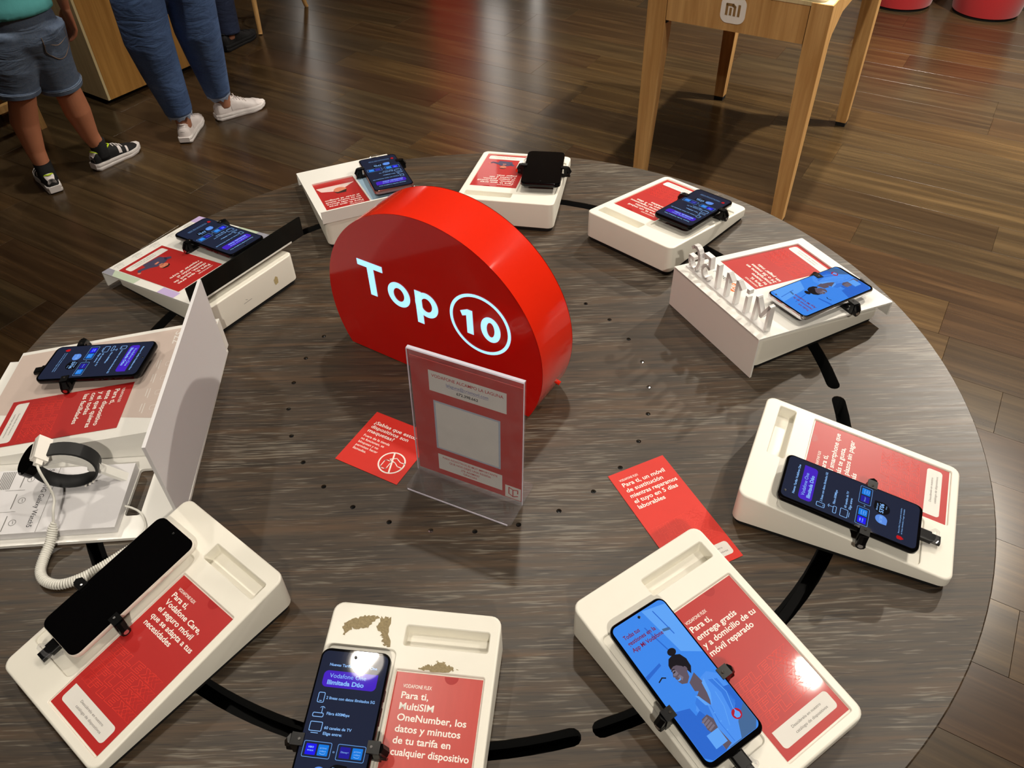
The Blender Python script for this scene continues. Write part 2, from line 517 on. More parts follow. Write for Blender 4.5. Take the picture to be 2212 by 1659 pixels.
# ------------------------------------------------------------------ ceiling downlights
M_LENS = mat('lamp_lens', (1, 1, 1, 1), 0.3, emit=(1.0, 0.90, 0.76, 1), estr=12.0, noise=0.01)
for i, (x, y, wts, ax_, ay_, sp, where) in enumerate(LAMPS):
    t = thing('ceiling_downlight', 'round recessed ceiling downlight ' + where, 'lamp', (x, y, CEIL), 0, 'ceiling downlights')
    q = G(); ro_, ri_ = circ(0, 0, .085, 28), circ(0, 0, .066, 28)
    q.loft([[(a, b, 0) for a, b in ro_], [(a, b, -.008) for a, b in ro_], [(a, b, -.010) for a, b in ri_], [(a, b, 0.0) for a, b in ri_]], False, False)
    q.obj('trim_ring', M_WHITE, t)
    q = G(); q.loft([[(a, b, -.001) for a, b in circ(0, 0, .060, 24)], [(a, b, -.006) for a, b in circ(0, 0, .045, 24)]]); q.obj('lens', M_LENS, t)
    ld = bpy.data.lights.new('downlight', 'SPOT'); ld.energy = wts; ld.color = (1.0, 0.915, 0.79); ld.shadow_soft_size = 0.045
    ld.spot_size = math.radians(sp); ld.spot_blend = 0.75
    lo = bpy.data.objects.new('downlight', ld); COL.objects.link(lo)
    lo.location = (x, y, CEIL - 0.012)
    lo.rotation_euler = (Vector((ax_, ay_, 0.5)) - Vector((x, y, CEIL))).to_track_quat('-Z', 'Y').to_euler()

# shop fittings along the back wall whose reflections lie on the floor
def wallunit(name, label, cat, e, w, z0, z1, face, frame=M_WHITE, depth=.05):
    t = thing(name, label, cat, AXP(e, 5.1), AX)
    q = G(); q.box(-w / 2, w / 2, -depth, 0, z0, z1); q.obj('frame', frame, t)
    q = G(); q.box(-w / 2 + .015, w / 2 - .015, -depth - .004, -depth, z0 + .015, z1 - .015); q.obj('face', face, t)
    return t
wallunit('light_box', 'tall white illuminated light box on the back wall', 'light box', -3.17, .22, .55, 2.3, mat('light_box_face', (.9, .9, .9, 1), .4, emit=(1, .95, .88, 1), estr=3.0, noise=.01))
wallunit('light_box', 'narrow white illuminated light box right of the red wall panels', 'light box', -2.78, .10, .3, 1.6, MATS['light_box_face'])
wallunit('light_box', 'leftmost white illuminated light box on the back wall', 'light box', -5.3, .16, .9, 2.4, MATS['light_box_face'])
wallunit('wall_panel', 'red advertising panel on the back wall beside the light box', 'panel', -3.58, .50, .4, 2.3, mat('lit_red_panel', s2l(200, 30, 24), .4, emit=s2l(200, 40, 34), estr=.9, noise=.02))

# ------------------------------------------------------------------ round display table
ZT = 0.90; RT = 0.69
table = thing('round_table', 'large round dark oak display table with curved cable slots', 'table', (0, 0, 0))
def arc_slot(a0, a1, r=0.517, w=0.0185, n=22):
    ro_, ri_ = r + w / 2, r - w / 2; out = []
    for k in range(n + 1):
        a = math.radians(a0 + (a1 - a0) * k / n); out.append((ro_ * math.cos(a), ro_ * math.sin(a)))
    am = math.radians(a1)
    for k in range(1, 6):
        b = am + PI * k / 6; out.append((r * math.cos(am) + w / 2 * math.cos(b), r * math.sin(am) + w / 2 * math.sin(b)))
    for k in range(n + 1):
        a = math.radians(a1 + (a0 - a1) * k / n); out.append((ri_ * math.cos(a), ri_ * math.sin(a)))
    am = math.radians(a0)
    for k in range(1, 6):
        b = am + PI + PI * k / 6; out.append((r * math.cos(am) + w / 2 * math.cos(b), r * math.sin(am) + w / 2 * math.sin(b)))
    return out
SLOTS = [(-74.4, -6.1), (-2.5, 82.0), (86.0, 152.0), (156.0, 226.5), (229.5, 282.2)]
slots = [arc_slot(a, b) for a, b in SLOTS]
holes = [circ(.2565 * math.cos(math.radians(-87.6 + 12 * k)), .2565 * math.sin(math.radians(-87.6 + 12 * k)), .0034, 10) for k in range(30)]
TH = 0.034
g = G()
outer = circ(0, 0, RT, 160); inner = circ(0, 0, RT - .0015, 160)
g.fill([inner] + [list(reversed(h)) for h in slots + holes], lambda x, y: (x, y, ZT))
g.loft([[(x, y, ZT - .006) for x, y in outer], [(x, y, ZT - .0015) for x, y in outer], [(x, y, ZT) for x, y in inner]], False, False)
for h in holes:
    g.loft([[(x, y, ZT) for x, y in h], [(x, y, ZT - TH) for x, y in h]], False, False)
for h in slots:
    g.loft([[(x, y, ZT) for x, y in h], [(x, y, ZT - .0012) for x, y in h]], False, False)
g.obj('tabletop', M_TABLE, table)
for h in slots:
    g = G(); g.loft([[(x, y, ZT - .0012) for x, y in h], [(x, y, ZT - TH) for x, y in h]], False, False); g.obj('slot_lining', M_MATTE, table)
g = G(); rb = circ(0, 0, RT - .0008, 160); rc_ = circ(0, 0, RT - .03, 160)
g.loft([[(x, y, ZT - .006) for x, y in rb], [(x, y, ZT - TH) for x, y in rb], [(x, y, ZT - TH) for x, y in rc_], [(x, y, ZT - .007) for x, y in rc_]], False, False)
g.obj('edge_band', M_RED, table)
g = G(); g.loft([[(x, y, ZT - TH - .04) for x, y in circ(0, 0, .60, 48)], [(x, y, ZT - TH) for x, y in circ(0, 0, .60, 48)]]); g.obj('cable_tray', M_MATTE, table)
g = G(); g.loft([[(x, y, .04) for x, y in circ(0, 0, .36, 48)], [(x, y, ZT - TH - .04) for x, y in circ(0, 0, .36, 48)]]); g.obj('pedestal', M_RED, table)
g = G(); g.loft([[(x, y, 0) for x, y in circ(0, 0, .40, 48)], [(x, y, .04) for x, y in circ(0, 0, .40, 48)]]); g.obj('foot_plate', M_MATTE, table)
# blanking screws that sit in the ring of holes
for k in range(30):
    a = math.radians(-87.6 + 12 * k); cx, cy = .2565 * math.cos(a), .2565 * math.sin(a)
    lit = k in (13, 12, 8, 7, 29)  # glints put in as bright metal on these screws; the others stay black
    g = G(); g.loft([[(x, y, ZT - .006) for x, y in circ(cx, cy, .0033, 10)], [(x, y, ZT - .0022) for x, y in circ(cx, cy, .0033, 10)], [(x, y, ZT - .0032) for x, y in circ(cx, cy, .0014, 10)]])
    g.obj('screw', M_CHROME if lit else M_BLACK, table)

# ------------------------------------------------------------------ phone stands
SW, SD, SHB, SHF = 0.1764, 0.2423, 0.0564, 0.0212
SL = (SHB - SHF) / SD; SMID = (SHB + SHF) / 2
TILT = math.atan(SL)
def stand_matrix(x, y, t):
    return Matrix.Translation((x, y, ZT)) @ Matrix.Rotation(t, 4, 'Z')
def on_top(x, y, t, u, v, h, rot=0.0, sl=SL, mid=SMID):
    """frame lying on a stand's sloping top at local (u, v), lifted by h"""
    return stand_matrix(x, y, t) @ Matrix.Translation((u, v, mid + sl * v)) @ Matrix.Rotation(math.atan(sl), 4, 'X') @ Matrix.Translation((0, 0, h)) @ Matrix.Rotation(rot, 4, 'Z')

CARD_R = (-.010, .078, -.111, .058)
SLOT_R = (-.008, .0775, .0825, .1025)
PAD_R = (-.083, -.014, -.085, .076)

def stand_body(parent, m, recess=True):
    top = lambda x, y, h=0.0: (x, y, SMID + SL * y + h)
    w2, d2, r, b = SW / 2, SD / 2, .011, .0022
    N = 5; rings = []
    def out(i): return rr(-w2 + i, w2 - i, -d2 + i, d2 - i, r - i * .6, N)
    rings.append([(x, y, .007) for x, y in out(.0015)])
    rings.append([(x, y, .0085) for x, y in out(0)])
    for k in range(5):
        a = PI / 2 * k / 4
        rings.append([top(x, y, -b + b * math.sin(a)) for x, y in out(b * (1 - math.cos(a)))])
    g = G(); g.loft(rings, True, False)
    hl = []
    specs = [(SLOT_R, .002, .016), (CARD_R, .0015, .0024), (PAD_R, .005, .0024)] if recess else []
    for R, rad, dep in specs:
        e = .0012
        big = rr(R[0] - e, R[1] + e, R[2] - e, R[3] + e, rad + e, N); sm = rr(*R, rad, N)
        hl.append(list(reversed(big)))
        fl = (lambda x, y, d=dep: top(x, y, -d))
        lo_ = list(reversed(sm)); bl = list(reversed(big))
        # lip, wall down, floor
        g.loft([[top(x, y, 0) for x, y in bl], [top(x, y, -.0007) for x, y in rr2(R, e * .35, rad, N)], [top(x, y, -dep) for x, y in lo_]], False, False)
        g.fill([sm], fl)
    g.fill([out(b)] + hl, lambda x, y: top(x, y, 0))
    o = g.obj('body', m, parent); autosmooth(o, 30)
    return o
def rr2(R, e, rad, N):
    return list(reversed(rr(R[0] - e, R[1] + e, R[2] - e, R[3] + e, rad + e, N)))

def cyl(g, c, axis, r, L, n=12, r2=None):
    c = Vector(c); a = Vector(axis).normalized()
    return g.tube([c, c + a * L], [r, r if r2 is None else r2], n)

def make_clamp(parent, side, u, v, z0, ztop, tilt=TILT):
    """black clamp gripping the phone's edge; side -1 left, +1 right"""
    s = side; P = lambda a, b, c: (u + s * a, v + b, z0 + SL * b + c)
    g = G()
    def bx(a0, a1, b0, b1, c0, c1):
        vs = [P(a, b, c) for c in (c0, c1) for b in (b0, b1) for a in (a0, a1)]
        g.add(vs, [(0, 2, 3, 1), (4, 5, 7, 6), (0, 1, 5, 4), (2, 6, 7, 3), (0, 4, 6, 2), (1, 3, 7, 5)])
    bx(.0006, .0070, -.0055, .0055, .002, ztop + .0035)      # upright
    bx(-.0050, .0070, -.0055, .0055, ztop + .0008, ztop + .0036)   # hook over the glass
    bx(-.020, .003, -.0045, .0045, .0005, .0045)             # arm under the phone
    g.tube([P(.0005, 0, .0062), P(.0125, 0, .0062)], [.0056, .0056], 10)
    g.tube([P(.0070, 0, ztop + .002), P(.0120, 0, .010)], [(.0040, .0050), (.0035, .0050)], 6)
    o = g.obj('clamp', M_BLACK, parent)
    g = G(); g.tube([P(.0125, 0, .0062), P(.0131, 0, .0062)], [.0032, .0030], 10); g.obj('clamp_screw', M_CHROME, o); g = G(); g.tube([P(-.001, 0, ztop + .0034), P(-.001, 0, ztop + .0041)], [.0016, .0014], 8)
    g.obj('clamp_screw', M_CHROME, o)
    return o

def make_connector(parent, u, v, z, black=True, bracket=True):
    """charging plug with a clear retaining loop below the phone"""
    top = lambda x, y, h: (u + x, v + y, z + SL * y + h)
    g = G()
    g.loft([[top(x, y, .005 + c) for x, c in rr(-.0075, .0075, -.0035, .0035, .002, 3)] for y in (0.010, -.004)])
    g.loft([[top(x, y, .005 + c) for x, c in rr(-.0060, .0060, -.003, .003, .002, 3)] for y in (-.004, -.014)])
    g.obj('plug', M_BLACK if black else M_STAND, parent)
    if bracket:
        g = G()
        pts = [(-.0105, .004, .000), (-.0105, -.004, .004), (-.0095, -.0075, .011), (-.006, -.009, .0135), (.006, -.009, .0135), (.0095, -.0075, .011), (.0105, -.004, .004), (.0105, .004, .000)]
        g.tube([top(*p) for p in pts], [(.0013, .0024)] * len(pts), 8)
        g.obj('retaining_loop', M_CLEAR, parent)

def make_stand(x, y, t, label, m=None, clamp_v=-.021, phone_u=(-.083, -.012), ph=.0085, pt=.0165, conn=(-.047, -.088), full=True, name='phone_stand', group='phone display stands on the round table', dz=0.0, black=True, bracket=True):
    """dz: extra height of a cover lying on the stand under the clamps"""
    st = thing(name, label, 'phone stand', (x, y, ZT), t, group)
    stand_body(st, m or M_STAND, full)
    g = G(); w2, d2 = SW / 2 - .003, SD / 2 - .003
    g.loft([[(a, b, 0) for a, b in rr(-w2, w2, -d2, d2, .010, 5)], [(a, b, .0075) for a, b in rr(-w2, w2, -d2, d2, .010, 5)]])
    g.obj('rubber_base', M_MATTE, st)
    uc = sum(phone_u) / 2
    g = G(); zz = SMID + SL * clamp_v
    def pz(a, b, c): return (uc + a, clamp_v + b, SMID + SL * (clamp_v + b) + c)
    vs = [pz(a, b, c) for c in (-.0024, ph + dz - .0005) for b in (-.018, .018) for a in (-.021, .021)]
    g.add(vs, [(0, 2, 3, 1), (4, 5, 7, 6), (0, 1, 5, 4), (2, 6, 7, 3), (0, 4, 6, 2), (1, 3, 7, 5)])
    g.obj('mount', M_BLACK, st)
    make_clamp(st, -1, phone_u[0], clamp_v, zz + dz, pt)
    make_clamp(st, 1, phone_u[1], clamp_v, zz + dz, pt)
    make_connector(st, conn[0], conn[1], SMID + SL * conn[1] + dz, black, bracket)
    return st

# ------------------------------------------------------------------ phones
def tariff_ui(w, l):
    a = Art(step=.00006); k = w / .070; s = .001 * k; ky = l / .157
    def X(v): return v * s
    def Y(v): return v * .001 * ky
    a.shape([rr(-w / 2 + .0022, w / 2 - .0022, -l / 2 + .004, l / 2 - .0032, .006, 5)], S_NAVY, 1)
    T = lambda t, x, y, cap, b=.0, wd=None, al='L': a.text(t, X(x), Y(y), cap * .001 * k, S_TXT, 3, b, None if wd is None else X(wd), al)
    T('Nuevas Tarifas Vodafone One', 0, 61, 2.5, .02, 47, 'C')
    # badge with one square corner
    bd = rr(X(-27), X(26), Y(41), Y(56.5), .0045 * k, 5)
    bd[:6] = [(X(26), Y(56.5))]
    a.shape([bd], S_PURP, 2)
    T('Vodafone One', -21, 50, 4.0, .0, 36)
    T('Ilimitada Dúo', -22, 43.6, 4.0, .03, 36)
    a.line(rr(X(-27), X(-21), Y(26.5), Y(35.5), .001, 2), .0006 * k, S_TXT, 3, True)
    a.line([(X(-25), Y(28)), (X(-23), Y(28))], .0006 * k, S_TXT, 3)
    T('2 líneas con datos ilimitados 5G', -19, 30, 2.5, .015, 47)
    a.line(rr(X(-28), X(-18), Y(13.5), Y(17), .001, 2), .0006 * k, S_TXT, 3, True)
    a.line([(X(-20), Y(17)), (X(-20), Y(22))], .0006 * k, S_TXT, 3)
    a.line([(X(-20 + 2.4 * math.cos(b)), Y(20.5 + 2.4 * math.sin(b))) for b in (.5, 1.0, 1.57, 2.1, 2.6)], .0005 * k, S_TXT, 3)
    T('Fibra 600Mbps', -15, 16, 2.5, .015, 22)
    a.line(rr(X(-28), X(-16.5), Y(1), Y(9), .0008, 2), .0006 * k, S_TXT, 3, True)
    a.line([(X(-25.5), Y(-.7)), (X(-19), Y(-.7))], .0006 * k, S_TXT, 3)
    T('60 canales de TV', -14, 3.4, 2.5, .015, 26)
    T('Elige entre:', -14, -1.6, 2.5, .015, 18)
    for x0, c1 in ((-29, S_BLUE1), (3, S_BLUE3)):
        a.line(rr(X(x0), X(x0 + 26), Y(-21.5), Y(-8), .0012, 2), .00045 * k, S_BOX, 3, True)
        a.shape([rr(X(x0 + 2.5), X(x0 + 12.2), Y(-19.5), Y(-10), .0005, 2)], c1, 2)
        a.shape([rr(X(x0 + 14), X(x0 + 23.7), Y(-19.5), Y(-10), .0005, 2)], S_BLUE2, 2)
        T('prime', x0 + 18.8, -13.6, 1.5, .0, 6.2, 'C'); T('video', x0 + 18.8, -16.2, 1.5, .0, 6.2, 'C')
        a.line([(X(x0 + 16.2), Y(-17.3)), (X(x0 + 18), Y(-18.1)), (X(x0 + 20), Y(-18.1)), (X(x0 + 21.5), Y(-17.3))], .0004 * k, S_TXT, 3)
        if x0 < 0:
            T('HBO', x0 + 7.3, -13.6, 1.5, .03, 5, 'C'); T('max', x0 + 7.3, -16.4, 1.9, .0, 6, 'C')
        else:
            T('Disney+', x0 + 7.3, -15.2, 1.5, .0, 7.4, 'C')
    T('o', 0, -16, 2.2, .0, 1.8, 'C')
    def leaf(cx, cy, r, m, ang):
        p = []
        for q in range(25):
            b = ang + PI / 2 * 1.0 + (2 * PI - PI / 2) * q / 24 - PI / 4
            p.append((X(cx + r * math.cos(b)), Y(cy + r * math.sin(b))))
        p.append((X(cx + r * 1.3 * math.cos(ang)), Y(cy + r * 1.3 * math.sin(ang))))
        a.shape([p], m, 2)
    leaf(7, -34, 9.0, S_BLK, PI * .25)
    leaf(-9.5, -35, 6.6, S_LEAF, PI * 1.25)
    T("61'30", -9.5, -36, 3.2, .0, 9, 'C')
    T('Ahora por', 7, -29.5, 1.8, .01, 11, 'C'); T("53'06", 7, -36, 4.6, .02, 14, 'C'); T('€/mes', 10, -39.4, 1.4, .0, 5, 'C')
    sh = [(X(-27.5), Y(-54)), (X(-27.5), Y(-58)), (X(-25), Y(-61)), (X(-22.5), Y(-58)), (X(-22.5), Y(-54)), (X(-25), Y(-53))]
    a.shape([list(sh)], S_RED, 2)
    T('Secure Net 3 meses gratis incluidos', -19, -55.5, 1.5, .0, 38); T('en líneas ilimitadas y hogar ilimitable', -19, -58.7, 1.5, .0, 38)
    return a

def advert_ui(w, l):
    """lit advert: woman in a blue shirt looking at a phone"""
    a = Art(step=.00006); kx = w / .070; ky = l / .160
    P = lambda L: [(x * .001 * kx, y * .001 * ky) for x, y in L]
    edge = rr(-w / 2 + .0022, w / 2 - .0022, -l / 2 + .0055, l / 2 - .0032, .006, 5)
    a.shape([edge], S_AD, 1)
    y0, y1 = -l / 2 + .0055, l / 2 - .0032; xr = w / 2 - .0022
    # blurred room behind: pale wall planes, window frame
    a.shape([P([(6, 76), (32.5, 70), (32.5, 10), (14, 22)])], S_AD3, 2)
    a.shape([P([(12, 50), (20, 48), (20, 45), (12, 47)])], S_ADG, 3)
    a.line(P([(-2, 60), (4, 30), (2, 8)]), .0012, S_AD2, 3); a.line(P([(16, 70), (20, 40)]), .0010, S_AD2, 3)
    a.shape([P([(-32.5, 20), (-12, 24), (-12, 21), (-32.5, 16)])], S_AD2, 2)
    a.line(P([(-24, 9), (-19, 11), (-16, 9)]), .0012, S_HAIR, 3)
    a.shape([P([(-32.5, -20), (-15, -26), (-10, -74), (-26.5, -74), (-32.5, -68)])], S_AD2, 2)
    a.shape([P([(5, -52), (32.5, -34), (32.5, -68), (26.5, -74), (-6, -74)])], S_ADG, 2)
    # woman in a blue shirt, seen from the side, looking at the phone in her hand
    P0 = P
    P = lambda L: P0([(min(x * .92 + 3.5, 32.4), max(y * .92 - 18.0, -73.5)) for x, y in L])
    a.shape([P([(-6, -4), (3, 4), (10, 10), (20, 12), (29, 4), (31.5, -30), (14, -46), (6, -60), (-10, -60), (-17, -46), (-14, -28), (-16, -14)])], S_SHIRT, 4)
    a.shape([P([(-12, -8), (-4, -2), (-2, -16), (-7, -36), (-13, -26)])], S_SHIRT2, 5)
    a.shape([P([(16, 4), (25, 0), (26, -28), (14, -38), (19, -14)])], S_SHIRT2, 5)
    a.shape([P([(24, -10), (31.5, -12), (31.5, -34), (20, -42), (12, -40), (24, -30)])], S_AD2, 5)
    a.shape([P([(-5, -3), (6, 4), (9, 2), (7, -8), (1, -18), (-2, -10)])], S_SKIN, 6)
    a.shape([P([(-7, -2), (-4, -4), (0, -18), (-4, -15)])], S_AD3, 7)
    a.shape([P([(8, 5), (13, 8), (9, -8), (2, -19), (6, -6)])], S_AD3, 7)
    a.line(P([(0, -18), (-3, -36), (-2, -58)]), .0007, S_SHIRT2, 6)
    for q_ in (-26, -36, -46):
        a.line(P([(-1.4, q_), (-.6, q_)]), .0009, S_AD3, 7)
    a.line(P([(21, 2), (24, -16), (18, -34)]), .0007, S_AD3, 6); a.line(P([(14, -10), (12, -26), (4, -44)]), .0006, S_AD3, 6)
    # neck, face turned to the left, hair and bun
    a.shape([P([(-3, 12), (8, 18), (10, 3), (4, -3), (-4, 2)])], S_SKIN, 6)
    a.shape([P([(-8, 37), (-11, 33), (-11.6, 29.5), (-14.0, 25.5), (-12.4, 24.4), (-13.0, 22.4), (-12.0, 21.4), (-12.4, 19.0), (-10.6, 15), (-5, 12.6), (1, 17), (4, 26), (3, 36), (-3, 40)])], S_SKIN, 7)
    a.shape([P([(-10.8, 32), (-11, 29.5), (-12.8, 25.8), (-9.5, 25), (-6.5, 26), (-7, 30)])], S_SKIN3, 8)
    a.shape([P([(-9.6, 23.4), (-6.4, 24.4), (-4.6, 20), (-7.6, 17.6)])], S_SKIN3, 8)
    a.shape([P([(-12.2, 20.4), (-8.4, 20.8), (-6.8, 22.2), (-8.6, 19.2), (-11.4, 19.0)])], S_AD3, 9)
    a.line(P([(-11.6, 31.2), (-9.6, 32.2), (-7.4, 31.6)]), .0008, S_HAIR, 9); a.line(P([(-10.8, 28.9), (-8.6, 29.2)]), .0011, S_HAIR, 9)
    a.shape([P([(-11.4, 33), (-10.5, 38), (-6, 43.5), (1, 45), (8, 41.5), (11, 34), (10, 25), (5, 18.5), (3.6, 24), (1.6, 30), (-3, 34), (-7, 34.6)])], S_HAIR, 9)
    a.shape([P(circ(2.0, 48.0, 5.2, 16, 4.2))], S_HAIR, 9)
    a.shape([P(circ(3.2, 26.0, 1.7, 10, 2.8))], S_SKIN, 10)
    # hand holding a phone
    a.shape([P([(-24, -20), (-13, -16), (-10.5, -24), (-21, -29)])], S_AD2, 7)
    a.shape([P([(-17, -24), (-9, -23), (-6, -30), (-8, -40), (-15, -44), (-18.5, -35)])], S_SKIN, 8)
    for k_ in range(4):
        a.line(P([(-18 + k_ * .5, -27 - k_ * 3.2), (-11.5 + k_ * .5, -25.5 - k_ * 3.2)]), .0019, S_SKIN3, 9)
    a.shape([P([(-15.5, -42), (-8, -40), (-6, -58), (-15, -60)])], S_SKIN, 7)
    P = P0
    a.text('Todas tus', -.027 * kx, .060 * ky, .0042, S_ADT, 10, .018, .019 * kx)
    a.text('gestiones en la', -.027 * kx, .053 * ky, .0042, S_ADT, 10, .018, .034 * kx)
    a.text('App Mi Vodafone', -.027 * kx, .0455 * ky, .0042, S_ADT, 10, .018, .038 * kx)
    # speech-mark emblem
    a.shape([P(circ(20, -54, 5.2, 22))], S_LOGO, 9); a.shape([P([(20, -51.2), (16.6, -54), (17.4, -57), (20, -58), (22.6, -57), (23.2, -54), (21.6, -51.4), (20.6, -48.2)])], S_AD3, 10)
    a.shape([P([(-18, -54), (-4, -54), (-4, -68), (-18, -68)])], S_AD3, 11)
    return a

_UI = {}
def make_phone(label, M, w, l, r=.009, th=.008, frame=None, ui='tariff', camera=None, group='smartphones on the stands'):
    ph = thing('smartphone', label, 'smartphone', matrix=M, group=group)
    fr = frame or M_FRAME_BLK
    g = G(); N = 6
    O = lambda i: rr(-w / 2 + i, w / 2 - i, -l / 2 + i, l / 2 - i, r - i * .5, N)
    g.loft([[(x, y, 0) for x, y in O(.0022)], [(x, y, .0009) for x, y in O(.0007)], [(x, y, .0022) for x, y in O(0)], [(x, y, th - .0016) for x, y in O(0)], [(x, y, th - .0004) for x, y in O(.0006)]], True, True)
    for b0, b1 in ((.012, .028), (.034, .044)):
        g.box(w / 2 - .0005, w / 2 + .0005, b0, b1, th * .35, th * .65)
    body = g.obj('body', fr, ph); autosmooth(body, 40)
    g = G()
    g.loft([[(x, y, th - .0004) for x, y in O(.0006)], [(x, y, th) for x, y in O(.0012)]], False, True)
    sc = g.obj('screen', M_GLASS_BLK, ph)
    if ui:
        key = (ui, round(w, 4), round(l, 4))
        if key not in _UI:
            a = tariff_ui(w, l) if ui == 'tariff' else advert_ui(w, l)
            _UI[key] = a.make('display_image', sc)
            o = _UI[key]
        else:
            o = bpy.data.objects.new('display_image', _UI[key].data); link(o, sc)
        o.location = (0, 0, th + .00002)
    g = G(); cx = 0 if camera is None else camera
    g.loft([[(x, y, th + .0008) for x, y in circ(cx, l / 2 - .0075, .0016, 14)], [(x, y, th + .0009) for x, y in circ(cx, l / 2 - .0075, .0009, 14)]])
    g.obj('front_camera', M_BLACK, sc)
    g = G(); g.loft([[(x, -l / 2 - .0003, th * .45 + z) for x, z in rr(-.005, .005, -.0012, .0012, .0011, 3)], [(x, -l / 2 + .001, th * .45 + z) for x, z in rr(-.005, .005, -.0012, .0012, .0011, 3)]]); g.obj('charging_port', M_BLACK, ph)
    return ph

# ------------------------------------------------------------------ promotional cards
LET = {'F': [(0, 0), (0, 1), (.62, 1), (.62, .8), (.24, .8), (.24, .6), (.54, .6), (.54, .4), (.24, .4), (.24, 0)],
       'L': [(0, 0), (0, 1), (.24, 1), (.24, .2), (.6, .2), (.6, 0)],
       'E': [(0, 0), (0, 1), (.62, 1), (.62, .8), (.24, .8), (.24, .6), (.56, .6), (.56, .4), (.24, .4), (.24, .2), (.62, .2), (.62, 0)],
       'X': [(0, 0), (.27, .5), (0, 1), (.26, 1), (.4, .72), (.54, 1), (.8, 1), (.53, .5), (.8, 0), (.54, 0), (.4, .28), (.26, 0)]}
def flex_block(a, x, y, w, h, rows=4, echo=2):
    """rows of outlined FLEX lettering with fading echoes"""
    ch = h / (rows + .2)
    for r in range(rows):
        ox = x + (.0 if r % 2 == 0 else .03 * w) + .015 * w * r; oy = y + h - (r + 1) * ch
        for e in range(echo, -1, -1):
            m = M_CARDO if e == 0 else M_CARDO2
            px = 0.0
            for c in 'FLEX':
                lw = .74 if c != 'X' else .9
                if e == 0 or c in 'FX':
                    dx = 0 if e == 0 else (e * .075 * w * (1 if c == 'X' else -1))
                    a.line([(ox + dx + (px + p[0]) * w * .25 + p[1] * ch * .10, oy + (p[1] * .84 + (px + p[0]) * .10) * ch) for p in LET[c]], .00036 if e == 0 else .00028, m, 2, True)
                px += lw
def make_card(label, M, lines, base=None, w=.0865, l=.1675, cap=.0060, lh=.0092, y_top=.060, picture=None, name='promo_card', flex=True, group='red promotional cards', wmax=.070, tab=True, flat=False, header=True, pill=True):
    ca = thing(name, label, 'card', matrix=M, group=group)
    m = base or M_CARD
    g = G(); th = .0005
    g.box(-w / 2, w / 2, -l / 2, l / 2, 0, th); g.obj('sheet', m, ca)
    a = Art(lambda x, y, z: (x, y, th + z), .00006)
    xl = -w / 2 + .009
    if tab:
        a.shape([[(.012 + .007 * math.cos(PI + PI * k / 12), l / 2 - .0006 + .007 * math.sin(PI + PI * k / 12)) for k in range(13)]], M_CARDD, 1)
    a.part('tab_mark')
    if header:
        a.text('VODAFONE FLEX', xl, y_top + lh * .98, cap * .55, M_INKW, 3, .01, w * .33)
        a.part('brand_line')
    y = y_top
    for t in lines:
        v, f = glyphs(t, .017); k = cap / CAPH
        wd = (max(q[0] for q in v) - min(q[0] for q in v)) * k * 1.08
        a.text(t, xl, y, cap, M_INKW, 3, .017, min(wd, wmax)); y -= lh
    a.part('headline')
    if picture:
        picture(a, w, l); a.part('picture')
    if flex:
        flex_block(a, -w * .36, -l * .5 + .030, w * .86, .050); a.part('outlined_lettering')
    if pill:
        p = rr(-w / 2 + .006, w / 2 - .006, -l / 2 + .008, -l / 2 + .0265, .0042, 5)
        p = [(-w / 2 + .006, -l / 2 + .0265) if abs(q[0] + w / 2 - .0102) < .0043 and q[1] > -l / 2 + .0222 else q for q in p]
        pp = []
        for q_ in p:
            if not pp or (abs(q_[0] - pp[-1][0]) + abs(q_[1] - pp[-1][1])) > 1e-6:
                pp.append(q_)
        a.shape([pp], M_PAPER, 3)
        a.text('Descúbrelo en nuestro', -w / 2 + .0265, -l / 2 + .0185, .0026, M_INKG, 5, .0, .040)
        a.text('catálogo de dispositivos', -w / 2 + .0265, -l / 2 + .0128, .0026, M_INKG, 5, .0, .044)
    a.make('label_strip', ca)
    return ca

# ------------------------------------------------------------------ the ten display places around the table
R_ = math.radians
PA = (-.3343, -.3846, R_(-39.97)); PB = (-.0603, -.5116, R_(-8.11)); PC = (.2548, -.4465, R_(33.12)); PD = (.4660, -.2278, R_(64.27))
PE = (.4771, .1421, 2.0263); PF = (.3461, .3902, R_(135.57)); PG = (.0816, .5227, R_(168.1)); PH = (-.214, .5004, R_(201.8)); PI_ = (-.4493, .2711, 4.0915)
CC = ((CARD_R[0] + CARD_R[1]) / 2, (CARD_R[2] + CARD_R[3]) / 2)
TAR = 'black smartphone with navy tariff screen '

# A: black switched-off phone with white frame, lower left
make_stand(*PA, 'white sloping stand at the lower left holding a dark white-framed phone', phone_u=(-.0795, -.0135), conn=(-.0535, -.078))
make_phone('white-framed smartphone with a black switched-off screen on the lower left stand', on_top(*PA, -.0465, .0085, .0095), .066, .158, .010, .0082, M_FRAME_WHT, None, 0)
make_card('red card about phone care insurance in the lower left stand', on_top(*PA, *CC, -.0022), ['Para ti,', 'Vodafone Care,', 'el seguro móvil', 'que se adapta a tus', 'necesidades'], M_CARD)
